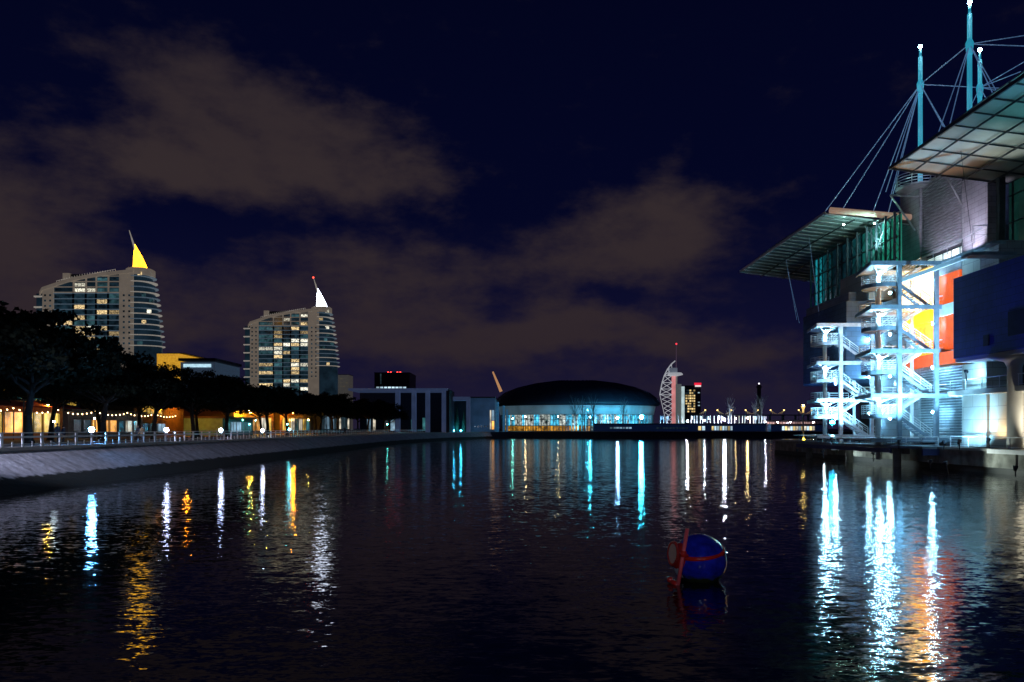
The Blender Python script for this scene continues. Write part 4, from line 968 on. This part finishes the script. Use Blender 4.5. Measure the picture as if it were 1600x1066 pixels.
part('roof_fascia', MB().add([(43.2, 88.02, 33.85), (61, 88.02, 31.55), (61, 88.12, 31.55), (43.2, 88.12, 33.85), (43.2, 88.02, 34.2), (61, 88.02, 31.9), (61, 88.12, 31.9), (43.2, 88.12, 34.2)],
     [(0, 1, 5, 4), (1, 2, 6, 5), (2, 3, 7, 6), (3, 0, 4, 7), (4, 5, 6, 7), (0, 3, 2, 1)]), galv, aq)
panel2 = mat('roof_panels_dark', (.22, .26, .25), .6, var=.3, scale=.25)
zf2 = roof(106.5, 146, (.42, .12), (47.5, 51.5, 55.5), panel2, ysl=1.9)
part('roof_tube', MB().tube((43.9, 106, 34.25), (57, 106, 33.1), .42, n=14), mat('warm_lit_tube', (.62, .5, .42), .5, var=.06, emit=(.9, .55, .38), es=.25), aq, True)  # orange lamp light on the tube put into its colour and glow
# brackets and crow's nest on the tower
br_ = MB(); A_ = at(1391, 305, 103); br_.tube(A_, at(1437, 307, 104), .13, n=6); br_.tube(A_, at(1430, 360, 104.6), .13, n=6)
br_.tube(at(1471, 262, 90), at(1503, 320, 93.8), .11, n=6); br_.tube(at(1370, 345, 104), at(1408, 330, 108), .10, n=6); part('bracket', br_, galv, aq)
NX, NY = ax(1436, 104.5), 104.5
part('crows_nest_floor', MB().lathe([(1, 0), (1, .2)], 16, (NX, NY, 36.6), 2.9, 2.9), galv, aq)
m1 = MB()
for q in range(5):
    pts = [(NX + 2.9 * math.cos(a), NY + 2.9 * math.sin(a), 36.9 + q * .38) for a in [2 * PI * i / 16 for i in range(17)]]
    for a, b in zip(pts, pts[1:]): m1.tube(a, b, .05, n=4)
for i in range(8): a = PI * i / 4; m1.tube((NX + 2.9 * math.cos(a), NY + 2.9 * math.sin(a), 36.6), (NX + 2.9 * math.cos(a), NY + 2.9 * math.sin(a), 38.4), .05, n=4)
part('crows_nest_rail', m1, galv, aq)
# ---- stair towers
B_st = bulb_mat('stair_lamp', (.30, .72, 1), 800); B_st2 = bulb_mat('stair_lamp_small', (.30, .72, 1), 700)
stair_paint = mat('stair_paint', (.84, .86, .88), .5, var=.05)
fascia_m = mat('stair_fascia', (.24, .31, .38), .6)
def stairs(label, dx, Yf, levels, fascia, right_ext, base=2.3):
    t = thing('stair_tower', label, 'stair tower', (43 + dx, Yf + 3, base), 'open steel stair towers beside the aquarium')
    xt0, xt1, xc, xa, xb = 39.2 + dx, 40.7 + dx, 41.6 + dx, 42.35 + dx, 46.4 + dx
    top = levels[-1]
    for x in (xa, xb):
        part('front_post', MB().box(x - .21, x + .21, Yf - .21, Yf + .21, base - .9, top), fascia, t)
        part('rear_post', MB().box(x - .14, x + .14, Yf + 5.0, Yf + 5.28, base, top), stair_paint, t)
    part('column', MB().tube((xc, Yf + 3.2, .6), (xc, Yf + 3.2, top - .3), .27, n=14), stair_paint, t, True)
    for k, z in enumerate(levels):
        ext = right_ext if k < len(levels) else 0
        p = part('main_landing', MB().poly([(xt0, Yf - .05), (xb + ext, Yf - .05), (xb + ext, Yf + .8), (xa + .4, Yf + .8), (xa + .1, Yf + 4.4), (xb, Yf + 4.4), (xb, Yf + 7), (xt1, Yf + 7)], z - .16, z) if k else
                 MB().poly([(xt0 - 2, Yf - .05), (xb + ext, Yf - .05), (xb + ext, Yf + 7), (xt1 - 2, Yf + 7)], z - .16, z), stair_paint, t)
        fb = MB().bar((xt0 + .0, Yf - .15, z - .2), (xb + ext, Yf - .15, z - .2), .14, .46); fb.bar((xt0, Yf - .1, z - .2), (xt1, Yf + 7, z - .2), .12, .4)
        part('edge_beam', fb, fascia, p)
        gus = MB()
        if k:
            gus.add([(xc - .1, Yf + 3.2, z - 1.2), (xt0 + .6, Yf + .6, z - .2), (xt0 + .6, Yf + .9, z - .2), (xc - .1, Yf + 3.5, z - 1.2)], [(0, 1, 2, 3)])
            for (ex, ey) in ((xt0 + .3, Yf + .3), (xt1 + .2, Yf + 6.5), (xa, Yf + .3), (xa, Yf + 6)): gus.bar((xc, Yf + 3.2, z - .85), (ex, ey, z - .22), .12, .16)
            part('support_arm', gus, stair_paint, p)
            # railing along the left end
        if k < len(levels):
            if k == len(levels) - 1: pts = [(xt0 + .1, Yf + .1), (xt1 + .1, Yf + 6.8)]
            else: pts = [(xt0 + 1.6, Yf + .1), (xt0 + 1.9, Yf + 6.8)]
        if k and k < len(levels) - 1:
            rail_line('', '', [(xa + .3, Yf + 4.5), (xt0 + 2.2, Yf + 4.6), (xt1 + .4, Yf + 6.8), (xb, Yf + 6.9)], z, own=False, parent=t, n_r=4, step=1.3, m_=stair_paint, r=.045)
            rail_line('', '', [(xb + .4, Yf + .9), (xb + .4, Yf + 4.3)], z, own=False, parent=t, n_r=4, step=1.3, m_=stair_paint, r=.045)
        if k < len(levels) - 1 or right_ext > 4:
            rail_line('', '', [(xb + .3, Yf + .2), (xb + ext - .1, Yf + .2)], z, own=False, parent=t, n_r=3, step=1.5, m_=stair_paint, r=.055) if ext > 1 else None
    for k in range(len(levels) - 1):
        z0, z1 = levels[k], levels[k + 1]; zm = (z0 + z1) / 2 + .1
        # half landing with rounded outer end
        cx_ = xa - 1.1; pts = [(xa + .2, Yf + .3), (xa + .2, Yf + 4.2)] + [(cx_ - 1.75 * math.sin(a), Yf + 2.25 + 1.95 * math.cos(a)) for a in [PI * i / 10 for i in range(11)]]
        l = part('half_landing', MB().poly(pts, zm - .14, zm), stair_paint, t)
        fm = MB(); arc = [(xa + .2, Yf + .28)] + [(cx_ - 1.8 * math.sin(a), Yf + 2.25 - 2.0 * math.cos(a)) for a in [PI * i / 10 for i in range(11)]] + [(xa + .2, Yf + 4.25)]
        for a, b in zip(arc, arc[1:]): fm.bar((*a, zm - .12), (*b, zm - .12), .07, .42)
        part('edge_beam', fm, fascia, l)
        rm = MB()
        for q in range(5):
            zz = zm + .25 + q * .22
            for a, b in zip(arc, arc[1:]): rm.tube((*a, zz), (*b, zz), .04 if q == 4 else .028, n=5)
        for a in arc[::2] + [arc[1]]: rm.tube((*a, zm), (*a, zm + 1.14), .04, n=5)
        part('railing', rm, stair_paint, l)
        for fi, (xs, zs, xe, ze, ya) in enumerate(((xb - .3, z0, xa + .2, zm, Yf + .45), (xa + .2, zm, xb - .3, z1, Yf + 2.6))):
            fl_ = MB()
            for yy in (ya, ya + 1.5): fl_.bar((xs, yy, zs - .12), (xe, yy, ze - .12), .09, .34)
            fo = part('flight', fl_, fascia if fi == 0 else stair_paint, t)
            tr = MB(); n_ = 10
            for q in range(n_): x = xs + (xe - xs) * (q + .5) / n_; z = zs + (ze - zs) * (q + .5) / n_; tr.box(x - .14, x + .14, ya + .05, ya + 1.45, z - .09, z)
            part('treads', tr, stair_paint, fo)
            hr = MB()
            for yy in (ya, ya + 1.5):
                for q, r_ in ((1.0, .045), (.7, .025), (.42, .025)): hr.tube((xs, yy, zs + q), (xe, yy, ze + q), r_, n=5)
                for q in range(4): f_ = q / 3; hr.tube((xs + (xe - xs) * f_, yy, zs + (ze - zs) * f_), (xs + (xe - xs) * f_, yy, zs + (ze - zs) * f_ + 1), .035, n=5)
            part('handrail', hr, stair_paint, fo)
        # lamps: at the column under each main landing, and on the right post
        for (x, y, z, b_, r) in ((xc - .1, Yf + 2.6, z1 - .75, B_st, .16), (xb - .1, Yf + .5, zm + .35, B_st2, .13), (xa + 1.4, Yf + 4.9, zm - .3, B_st, .13)):
            lp = part('lamp', MB().lathe([(.2, 0), (.2, .05), (.08, .1)], 10, (x, y, z + r)), galv, t); part('bulb', MB().ball((x, y, z), r, 8, 4), b_, lp, True)
    return t
stairs('near open steel stair tower, four storeys, lit dazzling cyan-white', 0, 84, [3.05, 7.9, 12.8, 17.6, 22.4], fascia_m, 3.4)
stairs('far open steel stair tower, three storeys, left of the taller one', .45, 100, [3.3, 8.0, 12.85, 17.8], mat('stair_fascia_lit', (.55, .55, .62), .6), 1.8)  # paler fascia copy: light from the walls put into the colour
# top walkway to the right of the near stair tower
t = thing('walkway', 'steel walkway with railing above the orange wall, topping the near stairs', 'walkway', (50, 80, 22))
part('deck', MB().box(46.7, 48.0, 74.6, 83.6, 22.1, 22.38), fascia_m, t); part('deck', MB().box(43.6, 47.9, 72.8, 74.55, 20.6, 20.9), fascia_m, t)
rail_line('', '', [(45.9, 83.7), (45.9, 78.3), (45.2, 73), (43.8, 73)], 22.4, own=False, parent=t, n_r=2, step=2.4, m_=galv)
part('strut', MB().bar((42.6, 84, 20.3), (48, 77.5, 22.2), .3, .4), stair_paint, t)
# wooden/steel deck and piles under the stairs
t = thing('stair_deck', 'steel deck on piles carrying both stair towers over the water', 'deck', (42, 94, 0))
part('deck', MB().poly([(40.8, 82.5), (40.2, 108), (44.5, 108), (44.5, 79), (42.2, 79)], 2.0, 2.29), fascia_m, t)
part('edge_beam', MB().bar((40.7, 82.6, 1.75), (40.1, 108, 1.75), .3, .48), navy_stone, t); part('edge_beam', MB().bar((42.3, 79.2, 1.72), (46.5, 79.2, 1.72), .3, .75), navy_stone, t)
for x, y in ((41.5, 82.8), (41.3, 94), (41.0, 106)):
    part('pile', MB().tube((x, y, -1.5), (x, y, 1.98), .42, n=12), wet_conc, t, True)
m1 = MB()
for x, y in ((41.8, 84), (42.9, 84), (46.4, 84), (42.8, 100), (41.8, 100)): m1.box(x - .35, x + .35, y - .5, y + .3, 1.35, 1.98)
part('pile_cap', m1, concrete, t)
rail_line('railing', 'low white railing around the stair deck over the water', [(44, 79.3), (42.3, 79.3), (40.9, 82.8), (40.3, 107.8)], 2.3, n_r=3, step=2, m_=stair_paint, h=.95)
# wall-mounted warm and cool lamps
def fixture(label, loc, bm_, r=.12, cat='lamp', group='lamps on the aquarium'):
    x, y, z = loc; t = thing('wall_lamp', label, cat, (x, y, z - .3), group)
    part('housing', MB().lathe([(.06, -.55), (.06, -.12), (r * 1.5, -r * .9), (r * 1.7, -r * .3)], 10, (x, y, z)), dark_steel, t); part('bulb', MB().ball((x, y, z), r, 8, 4), bm_, t, True); return t
W_amb = bulb_mat('amber_flood', (1, .50, .18), 420); W_wh = bulb_mat('white_flood', (1, .93, .85), 520); W_tl = bulb_mat('teal_flood', (.12, .75, .7), 300); W_lv = bulb_mat('lavender_flood', (.72, .70, 1), 420)
fixture('green-white lamp at the far roof over the glass hall', (48.6, 103.0, 31.6), bulb_mat('greenish_flood', (.5, 1, .8), 300), .14)
fixture('small green-white lamp under the far roof tube', (46.4, 107.4, 32.6), bulb_mat('greenish_flood', (.5, 1, .8), 300), .09)
fixture('cyan lamp at the far end of the stair deck', (44.0, 105.5, 4.9), bulb_mat('deck_cyan', (.02, .55, 1), 130), .38)
# (stair wash lights are added after the flood helper)
# spot floods in housings, most added to brighten surfaces with no lamp visible
def flood(label, loc, target, col, e, ang=80):
    t = thing('floodlight', label, 'floodlight', loc, 'floodlights on the aquarium'); v = (Vector(target) - Vector(loc)).normalized()
    part('housing', MB().tube(Vector(loc) - v * .05, Vector(loc) - v * .45, .2, .12, 12), dark_steel, t); part('stand', MB().tube((loc[0], loc[1], loc[2] - .9), Vector(loc) - v * .2, .05, n=6), dark_steel, t)
    ld = bpy.data.lights.new('flood', 'SPOT'); ld.energy = e; ld.color = col; ld.spot_size = R(ang); ld.spot_blend = .8; ld.shadow_soft_size = .12
    lo = bpy.data.objects.new('flood_light', ld); COL.objects.link(lo); lo.location = loc; lo.rotation_euler = v.to_track_quat('-Z', 'Y').to_euler(); return t
flood('added blue floodlight on the quay edge under the navy box', (40.0, 73.4, 1.2), (42.3, 71.5, 19), (.05, .12, 1), 2300, 62)
flood('added blue floodlight at the quay off the right edge', (40.0, 61, 1.2), (42.6, 61, 18), (.05, .13, 1), 3000, 62)
flood('added blue floodlight at the far corner box', (41.6, 112, 1.2), (44, 111, 16), (.10, .28, 1), 1800, 110)  # blue spots added to brighten the corner boxes
for k_, (x, y, tx, ty, tz, e, pl) in enumerate(((40.6, 80.6, 41.5, 86, 15, 7500, 'under the near stair tower landings'), (43.4, 77.2, 44.5, 86, 16, 8500, 'in front of the near stair flights'), (46.6, 76.9, 46.0, 87, 14, 5500, 'before the louvred wall foot'),
                                      (40.2, 96.6, 41.5, 102, 11, 4500, 'under the far stair tower landings'), (43.2, 95.6, 44.5, 102, 12, 5000, 'in front of the far stair flights'), (45.6, 93.5, 46.4, 96, 9, 1500, 'between the two stair towers'))):
    flood('added cyan wash floodlight ' + pl, (x, y, 2.9), (tx, ty, tz), (.28, .70, 1), e * 2.8, 78)  # spots added to light the stairs' dark front faces
flood('added greenish floodlight at the waterline lighting the quay blocks', (41.2, 87.5, 1.3), (44, 90, 1.1), (.75, .95, .85), 200, 140)
flood('added greenish floodlight at the waterline under the far stair tower', (40.4, 99.5, 1.2), (44, 95, 1.0), (.7, .9, .9), 900, 130)
flood('added pale floodlight at the waterline below the white terrace edge', (40.6, 71.5, .9), (44, 67, 1.2), (.8, .95, .85), 700, 120)  # waterline spots added to bring up the dark quay blocks
for i, (px, c, e) in enumerate(((905, (.1, .7, 1), 5000), (950, (.1, .7, 1), 5000), (990, (.08, .65, 1), 7000), (1040, (.2, .6, 1), 5000), (1095, (.5, .75, 1), 6000), (1140, (.55, .78, 1), 6000), (1180, (.55, .78, 1), 6000))):
    x = ax(px, 348.4); flood('%s added small floodlight from the left at the feet of the flagpoles' % nth(i + 1), (x, 348.4, 3.7), (x, 353, 7.5), c, e * .8, 110)  # spots added so the flagpoles show bright
flood('lavender floodlight on the podium shining up the stone tower near end', (51.8, 90.5, 23.65), (55, 91.5, 28.0), (.82, .76, 1), 3200, 75)
flood('lavender floodlight on the podium shining up the louvres', (51.6, 96.5, 23.65), (55, 98, 28.6), (.82, .76, 1), 3600, 75)
flood('lavender floodlight on the podium at the tower far end', (52.0, 104.5, 23.65), (55, 105.5, 28.2), (.80, .78, 1), 2600, 75)
flood('added warm floodlight on the quay in front of the cream ground wall', (45.2, 66.0, 3.2), (48.6, 67.5, 5.2), (1, .92, .70), 1900, 150)
flood('added amber floodlight on the quay by the round column', (44.6, 71.8, 3.2), (45.9, 72.2, 5.6), (1, .74, .40), 480, 140)
flood('added cyan floodlight on the quay by the concrete panel wall', (42.9, 73.6, 3.0), (45.6, 76.0, 6.0), (.28, .68, 1), 3600, 130)
flood('added cyan floodlight under the navy box lighting the upper panel wall', (43.9, 74.2, 9.6), (45.6, 75.9, 9.2), (.28, .68, 1), 1100, 150)  # quay and soffit spots added to light the ground storey walls
flood('added amber floodlight on the podium shining at the roof tip', (48.6, 89.5, 23.65), (46.6, 84.5, 34), (1, .50, .26), 1700, 60)
flood('added white floodlight on the podium under the near roof', (50.4, 84.5, 23.65), (50.4, 79.0, 34), (.88, 1, .92), 2600, 46)
flood('added teal floodlight at the glazed hall foot shining up at the roof', (47.0, 70, 19.6), (50, 68, 34), (.10, .55, .62), 3800, 110)
flood('second added teal floodlight at the glazed hall foot', (47.0, 58, 19.6), (50, 60, 34), (.10, .50, .66), 3800, 110)
flood('added green-white floodlight at the glass hall top', (48.6, 103, 29), (52, 108, 34), (.45, .95, .85), 2600, 150)  # upward spots added to colour the roof undersides
t = thing('street_lamp', 'tall promenade floodlight column off the left edge, lighting the embankment', 'lamp', (-37.4, 30, GZ))
part('pole', MB().tube((-37.4, 30, GZ), (-37.4, 30, 9.6), .1, .07, 8), dark_steel, t)
flood('floodlight on the tall column off the left edge, aimed along the embankment', (-37.4, 30.4, 10), (-32.6, 80, .5), (.70, .74, 1), 46000, 34)
# ---- masts with stay cables
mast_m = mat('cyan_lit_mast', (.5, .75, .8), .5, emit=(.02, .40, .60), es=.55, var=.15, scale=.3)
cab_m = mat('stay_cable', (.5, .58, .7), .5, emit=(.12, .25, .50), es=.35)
mb_l = bulb_mat('mast_lamp', (.45, .85, 1), 160)
def mast(label, px, py_top, d, z0, node_py, stays):
    x = ax(px, d); zt = az(py_top, d); zn = az(node_py, d)
    t = thing('mast', label, 'mast', (x, d, z0), 'cyan-lit roof masts')
    part('pole', MB().tube((x, d, z0), (x, d, zn + (zt - zn) * .72), .31, .26, 12), mast_m, t, True)
    part('top_pole', MB().tube((x, d, zn + (zt - zn) * .70), (x, d, zt - .2), .17, .13, 10), mast_m, t, True)
    part('lamp', MB().ball((x, d, zt), .24, 8, 5), mb_l, t, True)
    part('node', MB().lathe([(.32, -1.3), (.44, -.15), (.44, .15), (.3, .5)], 12, (x, d, zn)), mast_m, t)
    for s in stays: part('stay_cable', MB().tube((x, d, zn), s, .058, n=5), cab_m, t)
    return Vector((x, d, zn))
n1 = Vector((ax(1438, 104), 104, az(132, 104))); n2 = Vector((ax(1515, 93), 93, az(69, 93))); n3 = Vector((ax(1531, 104.7), 104.7, az(137, 104.7)))
mast('left cyan-lit mast, behind the tip of the near roof', 1438, 73, 104, 36.8, 132,
     [(43.5, 106.6, 34.3), (45.6, 106.4, 34.2), at(1362, 337, 106.3), at(1385, 345, 106.3), at(1384, 300, 104), at(1474, 198, 89), at(1479, 203, 88.5), n2, n3, at(1392, 305, 103)])
mast('tallest cyan-lit mast, in the middle of the three', 1515, 4, 93, 37.4, 69,
     [at(1466, 208, 90), at(1484, 195, 88.5), at(1556, 141, 86), at(1552, 148, 86), at(1650, 74, 90), at(1650, 48, 95)])
mast('shorter cyan-lit mast right of the tallest one', 1531, 78, 104.7, 33, 137, [at(1512, 176, 96), at(1543, 158, 96), at(1650, 68, 96), at(1562, 138, 103), at(1595, 112, 99), at(1650, 158, 104)])
for (a, b, lab) in ((at(1231, 425, 127), at(1249, 505, 117.5), 'thin hanging cable left of the far glass hall'), (at(1228, 405, 125), at(1245, 500, 119), 'second thin hanging cable left of the far glass hall'),
                    (at(1264, 370, 118), at(1280, 492, 110), 'thin cable hanging in front of the glass hall left bay'), (at(1500, 225, 82), at(1522, 404, 76), 'thin dark cable hanging in front of the stone tower')):
    solo('hanging_cable', MB().tube(a, b, .025, n=5), cab_m if 'dark' not in lab else dark_steel, lab, 'cable', 'thin hanging cables', loc=tuple(b))
# ------------------------------------------------------------------ buoy with diving mask and snorkel
D = 20.9; bc = Vector((ax(1093, D), D, .52))
t = thing('buoy', 'glossy blue ball buoy wearing a red diving mask and snorkel', 'buoy', (bc.x, bc.y, 0))
bl_m = mat('buoy_blue', (.012, .02, .42), .16, var=.4, scale=5, coat=.9, bump=.06); rd = mat('buoy_red', (.50, .02, .012), .22, var=.12, scale=4, coat=.8)
part('ball', MB().ball(bc, .72, 48, 28), bl_m, t, True)
def arc_tube(fn, r, n_=48, closed=True, k=10):
    m_ = MB(); P = [fn(2 * PI * i / n_) for i in range(n_ + (1 if closed else 0))]
    for a, b in zip(P, P[1:]): m_.tube(a, b, r, n=k)
    return m_
def waterline(M, z0=.16):
    nt = M.node_tree; L = nt.links; b = nt.nodes['Principled BSDF']; src = b.inputs['Base Color'].links[0].from_socket
    g = nt.nodes.new('ShaderNodeNewGeometry'); sp = nt.nodes.new('ShaderNodeSeparateXYZ'); L.new(g.outputs['Position'], sp.inputs[0])
    n = nt.nodes.new('ShaderNodeTexNoise'); n.inputs['Scale'].default_value = 7; n.inputs['Detail'].default_value = 6; L.new(g.outputs['Position'], n.inputs['Vector'])
    a = nt.nodes.new('ShaderNodeMath'); a.operation = 'MULTIPLY_ADD'; L.new(n.outputs[0], a.inputs[0]); a.inputs[1].default_value = -.22; L.new(sp.outputs[2], a.inputs[2])
    r = nt.nodes.new('ShaderNodeMapRange'); L.new(a.outputs[0], r.inputs[0]); r.inputs[1].default_value = z0 - .17; r.inputs[2].default_value = z0 - .05
    mx = nt.nodes.new('ShaderNodeMixRGB'); L.new(r.outputs[0], mx.inputs[0]); mx.inputs[1].default_value = (.02, .03, .015, 1); L.new(src, mx.inputs[2]); L.new(mx.outputs[0], b.inputs['Base Color'])
    r2 = nt.nodes.new('ShaderNodeMapRange'); L.new(n.outputs[0], r2.inputs[0]); r2.inputs[1].default_value = .35; r2.inputs[2].default_value = .7; r2.inputs[3].default_value = .04; r2.inputs[4].default_value = .20; L.new(r2.outputs[0], b.inputs['Roughness'])
waterline(bl_m)
ax_m = Vector((-.98, -.14, .10)).normalized()       # the way the mask faces
u_ = Vector((0, 0, 1)) - ax_m * ax_m.z; u_.normalize(); w_ = ax_m.cross(u_)
# strap: a band around the ball
st = MB(); nn = 72; vs = []
nrm = (Vector((0, 0, 1)) + ax_m * .12 + Vector((.0, -.14, 0))).normalized(); e1 = ax_m - nrm * ax_m.dot(nrm); e1.normalize(); e2 = nrm.cross(e1)
for i in range(nn):
    a = 2 * PI * i / nn; wd = .06 + .05 * (1 + math.cos(a)) / 2 * .6 + (.03 if math.cos(a) < -.6 else 0)
    for h_, r_ in ((-wd, .715), (-wd, .745), (wd, .745), (wd, .715)):
        q = (e1 * math.cos(a) + e2 * math.sin(a)) + nrm * (.40 + h_); vs.append(bc + q.normalized() * r_)
st.add(vs, [(i * 4 + k, i * 4 + (k + 1) % 4, ((i + 1) % nn) * 4 + (k + 1) % 4, ((i + 1) % nn) * 4 + k) for i in range(nn) for k in range(4)])
part('strap', st, rd, t, True)
mc = bc + ax_m * .76 + u_ * .12
fr = arc_tube(lambda a: mc + u_ * math.cos(a) * .30 + w_ * math.sin(a) * .35 * (1 if math.cos(a) > -.4 else .92), .045)
mf = part('mask_frame', fr, rd, t, True)
vs = [mc + ax_m * .02] + [mc + ax_m * .02 + u_ * math.cos(a) * .27 + w_ * math.sin(a) * .32 for a in [2 * PI * i / 32 for i in range(32)]]
vs += [v - ax_m * .04 for v in vs]
part('lens', MB().add(vs, [(0, 1 + i, 1 + (i + 1) % 32) for i in range(32)] + [(33, 34 + (i + 1) % 32, 34 + i) for i in range(32)] + [(1 + i, 34 + i, 34 + (i + 1) % 32, 1 + (i + 1) % 32) for i in range(32)]),
     mat('mask_lens', (.75, .42, .34), .15, var=.1, coat=1), mf)
sk = MB(); n_ = 24; vs = []
for lay, r0 in ((0, .34), (1, .70)):
    for i in range(n_):
        a = 2 * PI * i / n_
        if lay == 0: vs.append(mc - ax_m * .02 + u_ * math.cos(a) * .29 + w_ * math.sin(a) * .34)
        else:
            q = ax_m * .74 + u_ * (math.cos(a) * .52 + .06) + w_ * math.sin(a) * .60; vs.append(bc + q.normalized() * .715)
sk.add(vs, [(i, (i + 1) % n_, n_ + (i + 1) % n_, n_ + i) for i in range(n_)])
part('mask_skirt', sk, rd, mf, True)
wp = MB(); vs = []; rows_ = 10
for j in range(rows_ + 1):
    for i in range(13):
        a = .78 + 1.1 * i / 12; e = -.62 + .75 * j / rows_
        q = (Vector((-.237, -.97, 0)) * math.cos(a) + Vector((-.97, .237, 0)) * math.sin(a)) * math.cos(e) + Vector((0, 0, 1)) * math.sin(e); vs.append(bc + q * .728)
wp.add(vs, [(j * 13 + i, j * 13 + i + 1, (j + 1) * 13 + i + 1, (j + 1) * 13 + i) for j in range(rows_) for i in range(12)])
part('white_patch', wp, mat('buoy_white', (.6, .6, .6), .3, var=.1), t, True)
D2 = 20.15; s0 = at(1059, 916, D2); s1 = at(1074, 826, D2)
sn = MB().tube(s0, s1, .055, .05, 14); part('snorkel', sn, mat('snorkel_pink', (.75, .12, .14), .15, var=.15, coat=1), t, True)
s_ = MB(); s_.tube(s0 + Vector((.0, 0, .02)), at(1048, 908, 20.4), .075, .075, 12); s_.ball(at(1047, 906, 20.4), .085, 12, 8); part('mouthpiece', s_, rd, t, True)
s_ = MB(); c_ = s0.lerp(s1, .56); s_.tube(c_ - (s1 - s0).normalized() * .08, c_ + (s1 - s0).normalized() * .08, .085, n=14); s_.tube(c_, c_.lerp(bc, .35), .05, n=10); part('clip', s_, rd, t, True)
